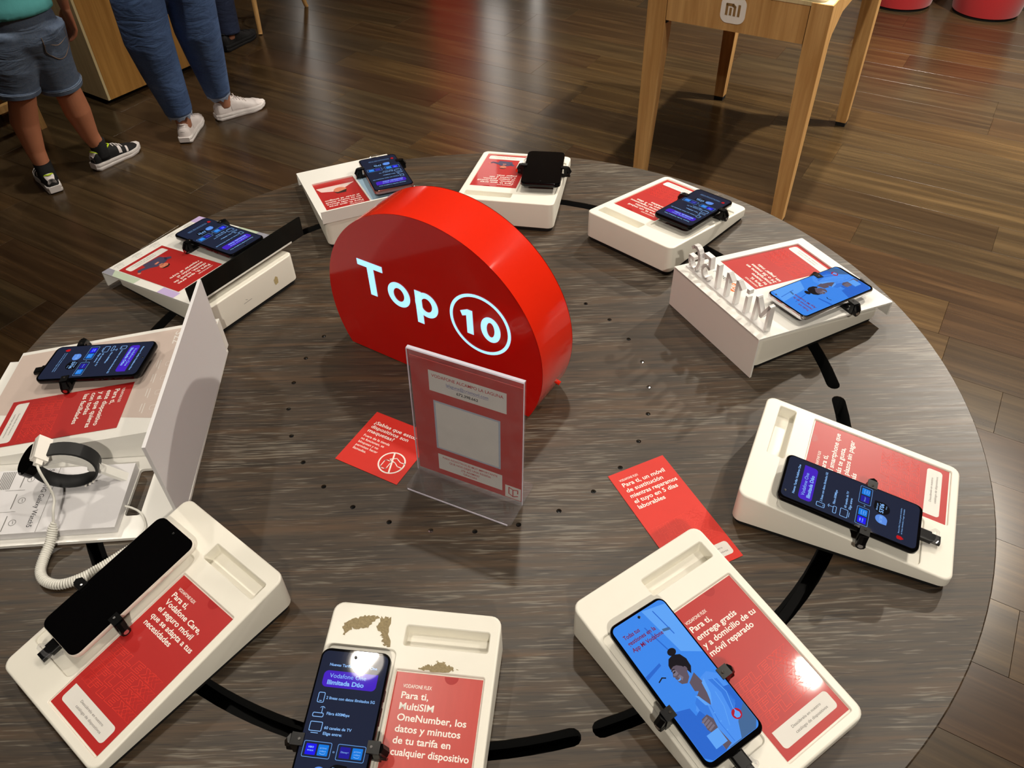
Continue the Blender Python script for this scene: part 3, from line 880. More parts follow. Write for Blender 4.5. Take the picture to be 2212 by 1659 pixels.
# B: worn stand at the bottom edge
make_stand(*PB, 'worn white stand with peeled patches at the bottom edge of the photo', M_STAND, phone_u=(-.083, -.013), clamp_v=-.022, conn=(-.048, -.1015))
M_PEEL = mat('peeled_glue', s2l(150, 134, 100), .7, noise=.3, nscale=400, bump=.6)
def ragged(pts, n=5, amp=1.3):
    out = []
    for (ax_, ay_), (bx2, by2) in zip(pts, pts[1:] + pts[:1]):
        for k in range(n):
            t = k / n; out.append(((ax_ + (bx2 - ax_) * t + random.uniform(-amp, amp)) * .001, (ay_ + (by2 - ay_) * t + random.uniform(-amp, amp)) * .001))
    return out
worn = bpy.data.objects['phone_stand.001']
for pk_ in ([(-71, 86), (-74, 98), (-54, 108), (-38.5, 108), (-49, 95), (-63, 94)], [(-35, 108), (-27, 108), (-22, 79), (-27.5, 79), (-32, 89), (-38.5, 97.5)], [(11, 60), (18, 64), (28, 65), (29, 70.5), (39, 67), (52, 62), (36, 59.6)]):
    a = Art(lambda x, y, z: (x, y, SMID + SL * y + .00015 + z)); a.shape([ragged(pk_, 9, 1.5)], M_PEEL, 1); a.make('peeled_patch', worn)
make_phone(TAR + 'on the worn stand at the bottom edge', on_top(*PB, -.048, -.0115, .0095), .070, .158, .009, .0082)
make_card('faded scratched red card about MultiSIM in the worn stand', on_top(*PB, *CC, -.0022), ['Para ti,', 'MultiSIM', 'OneNumber, los', 'datos y minutos', 'de tu tarifa en', 'cualquier dispositivo'], M_CARDB, lh=.0103, cap=.0062, y_top=.0590, wmax=.074)
# C: blue advert phone
make_stand(*PC, 'white stand at the lower right holding a phone with a bright blue screen', phone_u=(-.0815, -.0115), clamp_v=-.021, conn=(-.0485, -.0885))
make_phone('black smartphone lit bright blue with a woman advert on the lower right stand', on_top(*PC, -.0465, -.001, .0095, R_(-1.4)), .070, .155, .009, .0085, M_FRAME_BLK, 'advert', 0)
make_card('shiny red card about home delivery of repaired phones in the lower right stand', on_top(*PC, *CC, -.0022), ['Para ti,', 'entrega gratis', 'y a domicilio de tu', 'móvil reparado'], M_CARD, cap=.0062, lh=.0096, y_top=.057, wmax=.072)
# D: right
make_stand(*PD, 'white stand at the right edge of the table with a long navy tariff phone', phone_u=(-.0835, -.0135), clamp_v=-.020, conn=(-.0430, -.089))
make_phone(TAR + 'on the stand at the right edge of the table', on_top(*PD, -.0485, .003, .0095), .069, .160, .008, .0088, M_FRAME_BLK, 'tariff', -.024)
make_card('red card about the smartphone you like best in the right edge stand', on_top(*PD, *CC, -.0022), ['Para ti,', 'el smartphone que', 'más te gusta,', 'a plazos sin pagar', 'más'])
# F: upper right
make_stand(*PF, 'white stand at the upper right behind the letters of the white cover', phone_u=(-.0805, -.0065), clamp_v=-.040, conn=(-.041, -.0925))
make_phone(TAR + 'on the stand at the upper right', on_top(*PF, -.043, -.010, .0095, R_(2.2)), .072, .150, .008, .0085, M_FRAME_BLK, 'tariff', 0)
make_card('red card about a substitute phone in the upper right stand', on_top(*PF, *CC, -.0022), ['Para ti, un móvil', 'de sustitución', 'mientras reparamos', 'el tuyo en 5 días', 'laborables'])
# G: top centre
def pic_person(a, w, l, y=-.012, s=1.0, dark=False):
    """printed photo of a dark-haired person in a jacket"""
    K1 = mat('print_jacket', s2l(70, 66, 92) if not dark else s2l(40, 34, 36), .4, noise=.15, nscale=150); K2 = mat('print_skin', s2l(214, 130, 100), .4, noise=.1, nscale=90); K3 = mat('print_hair', s2l(52, 30, 24), .4, noise=.1, nscale=90)
    P = lambda L: [(x * .001 * s, y + yy * .001 * s) for x, yy in L]
    a.shape([P([(-16, -26), (-20, -8), (-12, 2), (-2, 4), (8, 2), (16, -6), (30, -14), (34, -8), (37, -12), (32, -22), (18, -18), (16, -30)])], K1, 2)
    a.shape([P([(-18, -14), (-26, -4), (-22, 2), (-12, -4)])], K1, 2)
    a.shape([P(circ(0, 12, 8, 18, 9.5))], K2, 3); a.shape([P([(-4, 6), (4, 6), (3, 0), (-3, 0)])], K2, 3)
    a.shape([P([(-8.4, 12), (-7, 19), (0, 23), (7, 20), (8.6, 12), (6, 16), (-4, 17)])], K3, 4)
    a.line(P([(-4.5, 12.5), (-2, 12.5)]), .0008, K3, 5); a.line(P([(2, 12.5), (4.5, 12.5)]), .0008, K3, 5); a.line(P([(-2.5, 7), (2.5, 7)]), .0007, K3, 5)
    a.shape([P([(33, -8), (38, -6), (40, -11), (36, -13)])], K2, 3); a.shape([P([(-4, -8), (4, -6), (5, -11), (-3, -12)])], K2, 3)
make_stand(*PG, 'white stand at the far side of the table right of the red sign', phone_u=(-.0875, -.0135), clamp_v=-.014, conn=(-.043, -.101), black=False, bracket=False)
make_phone('black smartphone with a switched-off mirror-dark screen on the far side stand', on_top(*PG, -.0495, -.011, .0095, R_(4.5)), .072, .165, .011, .0085, M_FRAME_BLK, None, 0)
make_card('red card with a person sitting, in the far side stand right of the sign', on_top(*PG, *CC, -.0022), ['Para ti, que eres', 'cliente, este móvil', 'al mejor precio,', 'a plazos y sin', 'pagar más'], picture=lambda a, w, l: pic_person(a, w, l, -.026, .8), flex=False)
# white plug and lead beside the dark phone of G
pl = thing('charging_lead', 'white charging lead with red-ended plug beside the dark phone', 'cable', matrix=on_top(*PG, -.002, -.030, .0))
g = G(); g.loft([[(x, y, .006 + z) for x, z in rr(-.006, .006, -.004, .004, .002, 3)] for y in (-.026, .012)]); g.obj('plug', M_INKW, pl)
g = G(); g.loft([[(x, y, .006 + z) for x, z in rr(-.0055, .0055, -.0035, .0035, .002, 3)] for y in (.012, .018)]); g.obj('plug_tip', M_RED, pl)
g = G(); g.tube([(0, -.026, .006), (-.002, -.042, .008), (-.012, -.056, .010), (-.026, -.066, .008)], .0015, 8); g.obj('lead', M_INKW, pl)

# ---- covers
def bent_cover(parent, W2, D2, hb, hf, window=None, th=.003, back=True, lip=.022, m=None, back_lip=0.0):
    """thin sheet over a stand: sloping top, back drop and front lip"""
    sl = (hb - hf) / (2 * D2); mid = (hb + hf) / 2; top = lambda x, y, h=0: (x, y, mid + sl * y + h)
    m = m or M_COVER; r = .002
    g = G(); o_ = rr(-W2, W2, -D2, D2, r, 2); hl = []
    if window:
        wl = rr(*window, .0012, 3); hl = [list(reversed(wl))]
        g.loft([[top(x, y) for x, y in hl[0]], [top(x, y, -th) for x, y in hl[0]]], False, False)
    g.fill([o_] + hl, lambda x, y: top(x, y))
    g.fill([o_] + hl, lambda x, y: top(x, y, -th))
    g.loft([[top(x, y, -th) for x, y in o_], [top(x, y) for x, y in o_]], False, False)
    g.obj('top_sheet', m, parent)
    if back:
        g = G(); zt = hb - th * .3
        g.box(-W2, W2, D2 - th, D2, .0006, zt); g.obj('back_plate', m, parent)
    if lip:
        g = G(); g.box(-W2, W2, -D2, -D2 + th, max(.0006, hf - lip), hf - th * .3); g.obj('front_lip', m, parent)
    if back_lip:
        g = G(); g.box(-W2, W2, D2 - .0022, D2 + .0004, hb - .006, hb + back_lip); g.obj('back_lip', m, parent)

# E: cover with standing letters
make_stand(*PE, 'stand hidden under the white cover with standing letters at the right', full=False, phone_u=(-.0945, -.0225), clamp_v=-.046, dz=.0170, conn=(-.0430, -.1105))
cv = thing('display_cover', 'white bent acrylic cover with standing letters Mi 11 5G on its back edge', 'display cover', (PE[0], PE[1], ZT), PE[2])
bent_cover(cv, .0984, .13175, .0724, .0387, (.003, .087, -.112, .0515), lip=.024)
ESL = (.0724 - .0387) / .2635; EMID = (.0724 + .0387) / 2
g = G(); yb = .109
g.box(-.088, .092, yb - .006, yb + .006, EMID + ESL * yb - .001, EMID + ESL * yb + .0035)
zb = EMID + ESL * yb + .003
M_FROST = mat('frosted_acrylic', s2l(236, 234, 232), .35, trans=.15, noise=.02, nscale=60)
g.obj('letter_rail', M_FROST, cv)
def standing(strokes, x):
    """one raised letter made of strokes in the (u, z) plane"""
    q = G(); t_ = .0052
    for st2 in strokes:
        for (ax_, az), (bx2, bz2) in zip(st2, st2[1:]):
            d = Vector((bx2 - ax_, bz2 - az)); d.normalize(); n2 = Vector((-d.y, d.x)) * t_ / 2; e2 = d * t_ * .3
            c4 = [(ax_ - e2.x - n2.x, az - e2.y - n2.y), (bx2 + e2.x - n2.x, bz2 + e2.y - n2.y), (bx2 + e2.x + n2.x, bz2 + e2.y + n2.y), (ax_ - e2.x + n2.x, az - e2.y + n2.y)]
            q.loft([[(x + a1, yb - .004, zb + c1) for a1, c1 in c4], [(x + a1, yb + .004, zb + c1) for a1, c1 in c4]])
    q.obj('letter', M_FROST, cv)
arcp = lambda cx, cz, rx, rz, a0, a1, n=12: [(cx + rx * math.cos(R_(a0 + (a1 - a0) * k / n)), cz + rz * math.sin(R_(a0 + (a1 - a0) * k / n))) for k in range(n + 1)]
standing([[(0, .002), (.001, .040), (.0135, .016), (.026, .040), (.027, .002)]], -.087)
standing([[(0, .002), (0, .028)], [(0, .036), (0, .040)]], -.042)
for x_ in (-.019, .002):
    standing([[(0, .002), (0, .040), (-.009, .032)]], x_)
standing([[(0, .002), (.002, .040)]], .023)
standing([[(.014, .040), (.002, .040), (.0005, .024)] + arcp(.0065, .0135, .0085, .0115, 125, -140)], .042)
standing([arcp(.012, .021, .0115, .0195, 50, 330) + [(.023, .019), (.014, .019)]], .066)

a = Art(lambda x, y, z: (x, y, EMID + ESL * y + .0001 + z), .00008)
M_ORANGE = mat('orange_ink', s2l(250, 105, 10), .4, noise=.03)
a.shape([rr(.0085, .0285, .070, .090, .005, 5)], M_ORANGE, 1)
a.line([(.0125, .075), (.0125, .085), (.0195, .085), (.0205, .083), (.0205, .075)], .0022, M_INKW, 2); a.line([(.0165, .075), (.0165, .081)], .0022, M_INKW, 2); a.line([(.0242, .075), (.0242, .085)], .0022, M_INKW, 2)
a.part('orange_badge'); a.text('xiaomi', .032, .0745, .0085, M_INKD, 2, .0, .034)
a.make('print', cv)
def on_cov(P, u, v, h, sl, mid, rot=0.0):
    return on_top(*P, u, v, h, rot, sl, mid)
make_phone('silver smartphone lit bright blue with a woman advert beside the standing letters', on_cov(PE, -.0535, -.021, .0095, ESL, EMID, R_(7.0)), .071, .164, .009, .0085, M_FRAME_SIL, 'advert', .024)
make_card('red card about 24 or 36 monthly payments under the cover with letters', on_cov(PE, .045, -.030, -.0032, ESL, EMID), ['Para ti,', 'tu nuevo', 'smartphone en', '24 o 36 meses', 'sin pagar más'], w=.0885, l=.168, y_top=.060)

# H: cover behind the sign
make_stand(*PH, 'stand under the white cover behind the left end of the red sign', full=False, phone_u=(-.0900, -.0185), clamp_v=-.030, dz=.0040, conn=(-.060, -.0895))
cv = thing('display_cover', 'white cover with an upright back lip behind the red sign', 'display cover', (PH[0], PH[1], ZT), PH[2])
bent_cover(cv, .0915, .1250, SHB + .0046, SHF + .0044, (-.003, .0755, -.052, .0895), lip=.0245, back=False, back_lip=.017)
a = Art(lambda x, y, z: (x, y, SMID + .0046 + SL * y + z), .00008)
for u0 in (.05, .0, -.05):
    a.line(rr(u0 - .008, u0 + .008, -.083, -.074, .0015, 2), .0005, M_INKG, 1, True)
    for k_ in range(3):
        a.line([(u0 - .005 + k_ * .003, -.0785), (u0 - .0035 + k_ * .003, -.0785)], .0014, M_INKG, 1)
    a.line([(u0 - .018, -.090), (u0 + .018, -.090)], .0007, M_INKG, 1); a.line([(u0 - .006, -.094), (u0 + .006, -.094)], .0007, M_INKG, 1)
a.part('spec_icons')
M_SKY = mat('pale_blue_print', s2l(176, 208, 232), .35, noise=.04)
a.shape([rr(-.0905, -.006, -.050, .122, .001, 2)], M_SKY, 1)
a.make('print', cv)
def pic_face(a, w, l):
    K2 = MATS['print_skin']; K3 = MATS['print_hair']; K4 = mat('print_pale', s2l(232, 206, 200), .3, noise=.12, nscale=60)
    a.shape([[(-.036, -.046), (.036, -.046), (.030, -.026), (.010, -.018), (-.012, -.024)]], K4, 2)
    a.shape([circ(-.004, -.020, .012, 18, .013)], K2, 3); a.shape([[(-.016, -.018), (-.012, -.004), (.004, -.004), (.009, -.016), (.002, -.011)]], K3, 4)
make_phone('copper-edged smartphone with dark tariff screen behind the red sign', on_top(*PH, -.0535, .0125, .0140, R_(-3.8)), .072, .170, .008, .0085, M_FRAME_PINK, 'tariff', 0)
make_card('red card with a face photo under the cover behind the sign', on_top(*PH, .0365, .018, .0012), ['Para ti, que eres', 'cliente, más ahorro', 'en tu nuevo móvil', 'al traer el antiguo'], w=.080, l=.142, y_top=.046, picture=pic_face, flex=False, tab=False, pill=False, wmax=.064)

# I: cover with black back lip
ISL = (.0685 - .0334) / .2454; IMID = (.0685 + .0334) / 2
vI = Vector((-math.sin(PI_[2]), math.cos(PI_[2])))
PIb = (PI_[0] + vI.x * .0125, PI_[1] + vI.y * .0125, PI_[2])
make_stand(*PIb, 'scuffed white stand under the pastel-printed cover left of the sign', full=False, phone_u=(-.0785, -.0105), clamp_v=-.0380, dz=.0135, conn=(-.047, -.093), bracket=False)
stI = bpy.data.objects['phone_stand.008']
a = Art(lambda x, y, z: (x, SD / 2 + .0002 + z, y)); M_TAN = mat('tape_residue', s2l(196, 178, 130), .6, noise=.25, nscale=300)
a.shape([list(reversed(ragged([(-47, 34), (-43, 37), (-38, 32), (-40, 22), (-46, 23)], 4, .5)))], M_TAN, 1); a.make('tape_residue', stI)
a = Art(lambda x, y, z: (x, SD / 2 + .0002 + z, y)); a.line([(.010, .027), (.026, .0265)], .0006, M_INKG, 1); a.line([(.018, .030), (.021, .032)], .0006, M_INKG, 1); a.make('scuff_marks', stI)
cv = thing('display_cover', 'white cover with pastel squares and an upright black lip at the left', 'display cover', (PI_[0], PI_[1], ZT), PI_[2])
bent_cover(cv, .1012, .1227, .0685, .0334, None, lip=.026, back=False)
g = G()
for q0, q1, z0_, z1_ in ((-.127, .103, 0, .031),):
    g.box(q0, q1, .1195, .1225, .0685 - .003, .0685 + z1_)
g.obj('black_lip', mat('smoked_acrylic', s2l(16, 17, 16), .12, noise=.1, nscale=20), cv)
a = Art(lambda x, y, z: (x, y, IMID + ISL * y + .0001 + z), .00008)
K_P = mat('lilac_print', s2l(196, 176, 222), .4, noise=.03); K_G = mat('sage_print', s2l(190, 205, 182), .4, noise=.03); K_S = mat('slate_print', s2l(150, 150, 162), .4, noise=.03)
X0, X1, Y0, Y1 = -.1010, .1010, -.1225, .1225
a.shape([[(X0, Y0), (X0 + .020, Y0), (X0 + .020, Y0 + .020), (X0, Y0 + .020)]], K_P, 1); a.part('pastel_square')
a.shape([[(X0, -.010), (X0 + .016, -.010), (X0 + .016, .040), (X0, .040)]], K_G, 1); a.part('pastel_square'); a.shape([[(X0, .040), (X0 + .016, .040), (X0 + .016, .085), (X0, .085)]], K_S, 1); a.part('pastel_square')
a.shape([[(X1 - .014, Y0), (X1, Y0), (X1, Y0 + .030), (X1 - .014, Y0 + .018)]], K_S, 1); a.part('pastel_square'); a.shape([[(X1 - .014, Y0 + .018), (X1, Y0 + .030), (X1, Y0 + .090), (X1 - .014, Y0 + .090)]], K_G, 1); a.part('pastel_square')
a.shape([[(X1 - .014, .030), (X1, .030), (X1, .072), (X1 - .014, .072)]], K_P, 1); a.part('pastel_square')
for k_ in range(5):
    u0 = .075 - k_ * .036
    a.line(rr(u0 - .005, u0 + .005, -.110, -.103, .0012, 2), .0004, M_INKG, 1, True); a.line([(u0 - .010, -.1135), (u0 + .010, -.1135)], .0007, M_INKG, 1); a.line([(u0 - .006, -.1165), (u0 + .006, -.1165)], .0007, M_INKG, 1)
a.make('print', cv)
make_phone(TAR + 'on the cover with the black lip', on_cov(PI_, -.0435, .0125, .0100, ISL, IMID, R_(-3.0)), .067, .166, .008, .0088, M_FRAME_BLK, 'tariff', 0)
make_card('red card with a person in a dark jacket on the pastel-printed cover', on_cov(PI_, .0425, -.015, .0003, ISL, IMID), ['Para ti, que eres', 'cliente, móvil de', 'sustitución al', 'reparar el tuyo'], w=.086, l=.163, picture=lambda a, w, l: pic_person(a, w, l, -.026, .95), flex=False, tab=False, y_top=.058)

# J: large white tray with tall back panel
PJ = (-.46, -.06, R_(272.5))
JSL = SL; JMID = SMID + .004
tr = thing('display_tray', 'large white tray with pink-printed slope and tall upright back panel at the left', 'display tray', (PJ[0], PJ[1], ZT), PJ[2])
top = lambda x, y, h=0: (x, y, JMID + JSL * y + h)
u0, u1, v0, v1 = -.155, .063, -.206, .098
g = G(); g.loft([[(x, y, .0055) for x, y in ((u0, v0), (u1, v0), (u1, v1), (u0, v1))], [top(x, y) for x, y in ((u0, v0), (u1, v0), (u1, v1), (u0, v1))]]); g.obj('sloping_top', M_COVER, tr)
g = G(); base = [(-.145, -.225), (.196, -.225), (.196, .108), (.10, .1045), (-.145, .0985)]
hole = rr(.086, .162, .030, .0495, .004, 3)
g.fill([base, list(reversed(hole))], lambda x, y: (x, y, .005)); g.loft([[(x, y, 0.0006) for x, y in base], [(x, y, .005) for x, y in base]], False, False)
g.fill([base, list(reversed(hole))], lambda x, y: (x, y, .0006)); g.loft([[(x, y, .005) for x, y in reversed(hole)], [(x, y, .0006) for x, y in reversed(hole)]], False, False)
g.obj('base_plate', M_COVER, tr)
g = G(); pa, pb = (-.1365, .0955), (.1775, .1015)
g.loft([[(pa[0], pa[1], z), (pb[0], pb[1], z), (pb[0], pb[1] + .0042, z), (pa[0], pa[1] + .0042, z)] for z in (.0055, .142)]); g.obj('back_panel', M_PANEL, tr)
a = Art(lambda x, y, z: top(x, y, .0001 + z), .00008)
M_PINK = mat('pale_pink_print', s2l(206, 188, 178), .4, noise=.03, nscale=15)
a.shape([[(-.148, -.204), (-.024, -.204), (.050, .0965), (-.148, .0965)]], M_PINK, 1)
a.part('pink_print'); M_PALE = mat('pale_ink', s2l(232, 226, 220), .45, noise=.02)
# lettering runs along the back edge
a.text('S22', -.141, .036, .0120, M_PALE, 3, .01, .027)
a.part('model_name')
for k_ in range(4):
    u_ = -.070 + k_ * .029
    a.line(rr(u_ - .004, u_ + .004, .038, .046, .002, 2), .0006, M_PALE, 3, True); a.line([(u_ - .010, .029), (u_ + .008, .029)], .0011, M_PALE, 3); a.line([(u_ - .010, .025), (u_ + .004, .025)], .0011, M_PALE, 3)
a.make('print', tr)
zJ = lambda v: JMID + JSL * v
g = G(); cvJ = -.097; uL, uR = -.1275, -.0525; um = (uL + uR) / 2
vs = [(um + a_, cvJ + b_, zJ(cvJ + b_) + c_) for c_ in (-.001, .008) for b_ in (-.018, .018) for a_ in (-.020, .020)]
g.add(vs, [(0, 2, 3, 1), (4, 5, 7, 6), (0, 1, 5, 4), (2, 6, 7, 3), (0, 4, 6, 2), (1, 3, 7, 5)]); g.obj('mount', M_BLACK, tr)
make_clamp(tr, -1, uL, cvJ, zJ(cvJ), .0165); make_clamp(tr, 1, uR, cvJ, zJ(cvJ), .0165)
make_connector(tr, -.0985, -.149, zJ(-.149), True, False)
make_phone(TAR + 'on the pink slope of the large white tray', on_top(*PJ, -.082, -.0585, .0095, R_(-9.5), JSL, JMID), .071, .162, .009, .0085, M_FRAME_BLK, 'tariff', 0)
make_card('red card about this device and any you want on the large tray', on_top(*PJ, .002, -.087, .0004, 0, JSL, JMID), ['Para ti,', 'este dispositivo', 'y el que quieras', 'con todas', 'las facilidades'], w=.087, l=.178, cap=.0068, lh=.0112, y_top=.064, tab=False, wmax=.076)

# watch riser, watch, cables
wr = thing('watch_riser', 'white wedge-shaped riser printed with Galaxy Watch lettering on the tray base', 'display riser', (-.46, -.06, ZT), PJ[2])
g = G(); wu0, wu1, wv0, wv1 = .088, .186, -.215, .029
g.loft([[(wu0, wv0, .0052), (wu1, wv0, .0052), (wu1, wv1, .0052), (wu0, wv1, .0052)], [(wu0, wv0, .0195), (wu1, wv0, .0155), (wu1, wv1, .0155), (wu0, wv1, .0195)]]); g.obj('block', M_PANEL, wr)
ZW = lambda u: .0195 - .004 * (u - wu0) / (wu1 - wu0)
a = Art(lambda x, y, z: (x, y, ZW(x) + .0001 + z), .00008)
a.line([(wu0, -.066), (wu1, -.0655)], .0006, M_INKG, 1)
a.text('SAMSUNG Galaxy Watch5', wu0 + .002, -.079, .0062, M_INKD, 2, .0, .088)
a.part('product_name')
for k_ in range(3):
    u_ = .104 + k_ * .033; a.ring(u_, -.098, .0045, .0006, M_INKG, 2, 16); a.line([(u_ - .002, -.098), (u_ + .002, -.097)], .0007, M_INKG, 2); a.line([(u_ - .010, -.1075), (u_ + .012, -.1075)], .0010, M_INKG, 2)
    if k_ < 2: a.line([(u_ + .0165, -.100), (u_ + .0165, -.124)], .0004, M_INKG, 2)
a.part('spec_icons')
for k_ in range(8):
    a.line([(.090 + .0006, -.121 - k_ * .0022), (.118, -.121 - k_ * .0022)], .0010, M_INKG, 2)
a.make('print', wr)
g = G(); g.loft([[(.110 + a_, .018 + c_, ZW(.1) + b_ - .001) for a_, b_, c_ in ((-.006, 0, 0), (.006, 0, 0), (.006, 0, .008), (-.006, 0, .008))], [(.108 + a_, -.012 + c_, .040 + b_) for a_, b_, c_ in ((-.006, 0, 0), (.006, 0, 0), (.006, 0, .008), (-.006, 0, .008))]]); g.obj('support_arm', M_COVER, wr)

wc = Vector((-.490, -.178, .955))
wt = thing('smartwatch', 'black smartwatch with a round dark face held above the riser', 'watch', wc)
wt_ax = Vector((.12, -1, 0)).normalized(); wt_r = Vector((1, .12, 0)).normalized()
def ringpt(th, k, off=0.0, ax=0.0):
    return wt_r * math.cos(th) * (.036 * k) + Vector((0, 0, 1)) * math.sin(th) * (.030 * k) + wt_ax * ax
g = G(); rings = []
n = 36
for i in range(n):
    th = 2 * PI * i / n; hw = .0105
    rings.append([ringpt(th, 1, 0, -hw), ringpt(th, 1.06, 0, -hw * .9), ringpt(th, 1.06, 0, hw * .9), ringpt(th, 1, 0, hw), ringpt(th, .97, 0, hw * .9), ringpt(th, .97, 0, -hw * .9)])
rings.append(rings[0])
g.loft(rings, False, False); st_ = g.obj('strap', mat('black_rubber', s2l(26, 27, 28), .55, noise=.1), wt); autosmooth(st_, 50)
for k_ in range(3):
    g = G(); p = ringpt(PI * 1.62 + k_ * .17, 1.065, 0, .003); cyl(g, p, wt_ax, .0012, .0085, 8); g.obj('strap_hole', M_INKW, wt)
thc = math.radians(153); nC = (wt_r * math.cos(thc) * .030 + Vector((0, 0, 1)) * math.sin(thc) * .036).normalized(); cC = ringpt(thc, 1.0)
nC = Vector((-.60, -.16, .78)).normalized()
def disc(m, r0, r1, z0, z1, name, parent, n=36):
    q = G(); a_ = wt_ax - nC * wt_ax.dot(nC); a_.normalize(); b_ = nC.cross(a_)
    rg = lambda r, z: [cC + nC * z + a_ * r * math.cos(2 * PI * k / n) + b_ * r * math.sin(2 * PI * k / n) for k in range(n)]
    q.loft([rg(r0, z0), rg(r0, z1 - .001), rg(r1, z1)]); o = q.obj(name, m, parent); return o
disc(M_FRAME_BLK, .0215, .0205, -.003, .0085, 'case', wt); disc(M_GLASS_BLK, .0198, .0190, .0084, .0096, 'watch_face', wt)
g = G()   # white security clip over the case edge
a_ = (wt_ax - nC * wt_ax.dot(nC)).normalized(); b_ = nC.cross(a_)
if b_.x < 0: b_ = -b_
def cb(x0, x1, y0, y1, z0, z1):
    vs = [cC + b_ * x + a_ * y + nC * z for z in (z0, z1) for y in (y0, y1) for x in (x0, x1)]
    g.add(vs, [(0, 2, 3, 1), (4, 5, 7, 6), (0, 1, 5, 4), (2, 6, 7, 3), (0, 4, 6, 2), (1, 3, 7, 5)])
cb(.0185, .0285, -.017, .017, -.004, .0125); cb(.016, .0225, -.013, .013, .0096, .0125); cb(.021, .027, .017, .024, .001, .009)
g.obj('security_clip', M_INKW, wt)
g = G(); q0 = ringpt(-.6, .94); g.tube([ringpt(PI * .85, .90), ringpt(PI * .5, .55), ringpt(0, .80), ringpt(-PI * .15, .93)], [(.004, .010)] * 4, 8); g.obj('inner_support', M_COVER, wt)

M_CABLE = mat('white_cable', s2l(232, 230, 222), .4, noise=.03)
CO = Vector((-.45, -.28, ZT)); cb_ = thing('coiled_cable', 'white coiled security cable hanging from the smartwatch', 'cable', CO)
def catmull(P, n):
    P = [Vector(p) for p in P]; out = []
    for i in range(len(P) - 1):
        a0, a1, a2, a3 = P[max(i - 1, 0)], P[i], P[i + 1], P[min(i + 2, len(P) - 1)]
        for k in range(n):
            t = k / n
            out.append(.5 * ((2 * a1) + (a2 - a0) * t + (2 * a0 - 5 * a1 + 4 * a2 - a3) * t * t + (3 * a1 - a0 - 3 * a2 + a3) * t ** 3))
    out.append(P[-1]); return out
lead = catmull([wc + cC + b_ * .024 + a_ * .0245 + nC * .005, wc + cC + b_ * .025 + a_ * .034 + nC * .0, (-.491, -.222, .950), (-.490, -.236, .940), (-.4915, -.2445, .9275)], 6)
g = G(); g.tube([q - CO for q in lead], .0016, 8); g.obj('straight_lead', M_CABLE, cb_, True)
path = catmull([(-.4915, -.2445, .9275), (-.494, -.262, .9135), (-.497, -.280, .9075), (-.494, -.299, .9066), (-.483, -.312, .9066), (-.465, -.317, .9066), (-.446, -.311, .9066), (-.429, -.299, .9066), (-.412, -.284, .9066), (-.394, -.267, .9066)], 14)
cum = [0]
for i in range(1, len(path)):
    cum.append(cum[-1] + (path[i] - path[i - 1]).length)
tot = cum[-1]; turns = int(tot / .0027); per = 9; hel = []
def at_len(s):
    for i in range(1, len(cum)):
        if s <= cum[i]:
            t = (s - cum[i - 1]) / (cum[i] - cum[i - 1] + 1e-9); return path[i - 1].lerp(path[i], t), (path[i] - path[i - 1]).normalized()
    return path[-1], (path[-1] - path[-2]).normalized()
for i in range(turns * per + 1):
    s = tot * i / (turns * per); p, d = at_len(s); sd = d.cross(Vector((0, 0, 1))).normalized(); up = sd.cross(d); r = .0050 * min(1, s / .012 + .4)
    hel.append(p + sd * math.cos(2 * PI * i / per) * r + up * math.sin(2 * PI * i / per) * r)
g = G(); g.tube([q - CO for q in hel], .00135, 5); o = g.obj('coil', M_CABLE, cb_, True)
tc_ = thing('thin_cable', 'thin white cable curving out of the tray base slot', 'cable', (-.405, -.22, ZT))
g = G(); g.tube([q - Vector((-.405, -.22, ZT)) for q in catmull([(-.434, -.206, .908), (-.420, -.209, .9085), (-.404, -.217, .908), (-.394, -.230, .907), (-.390, -.243, .907), (-.398, -.258, .9035)], 6)], .0014, 8); g.obj('lead', M_CABLE, tc_, True)

# ------------------------------------------------------------------ red sign
SGN = (-.0489, .0178, R_(-33.2))
sg = thing('table_sign', 'glossy red half-round Top 10 sign with lit letters in the table centre', 'sign', (SGN[0], SGN[1], ZT), SGN[2])
RC, CV, TK = .179, .0862, .080
wv = math.sqrt(RC * RC - CV * CV); a0 = math.atan2(-CV, wv)
arc = [(RC * math.cos(a0 + (PI - 2 * a0) * k / 80), CV + RC * math.sin(a0 + (PI - 2 * a0) * k / 80)) for k in range(81)]
arc[0] = (arc[0][0], .001); arc[-1] = (arc[-1][0], .001)
g = G(); e_ = .0012
g.loft([[(x, 0.0006, z) for x, z in arc], [(x, TK - .001, z) for x, z in arc]], False, False)
o = g.obj('rim', M_RED, sg); autosmooth(o, 30)
g = G(); g.fill([list(reversed(arc))], lambda x, y: (x, 0, y)); g.obj('front_face', M_REDFACE, sg)
g = G(); g.fill([arc], lambda x, y: (x, TK, y)); g.obj('back_face', M_REDFACE, sg)
g = G(); g.box(-wv + .004, wv - .004, .003, TK - .003, .0004, .006); g.obj('base', M_MATTE, sg)
a = Art(lambda x, y, z: (x, -z - .0003, y), .0003)
def oval(cx, cz, rx, rz, w, nm):
    a.shape([circ(cx, cz, rx, 40, rz), list(reversed(circ(cx, cz, rx - w, 40, rz - w * .92)))], M_LIT, 1)
    if nm:
        a.part(nm)
a.shape([[(-.0995, .1135), (-.0880, .1135), (-.0880, .1595), (-.0718, .1595), (-.0718, .1695), (-.1157, .1695), (-.1157, .1595), (-.0995, .1595)]], M_LIT, 1); a.part('lit_letter')
oval(-.0478, .1322, .0190, .0205, .0100, 'lit_letter')
a.shape([[(-.0195, .0970), (-.0085, .0970), (-.0085, .1520), (-.0195, .1520)]], M_LIT, 1)
oval(-.0010, .1322, .0190, .0205, .0100, 'lit_letter')
a.ring(.0850, .1345, .0475, .0046, M_LIT, 1, 56); a.part('lit_ring')
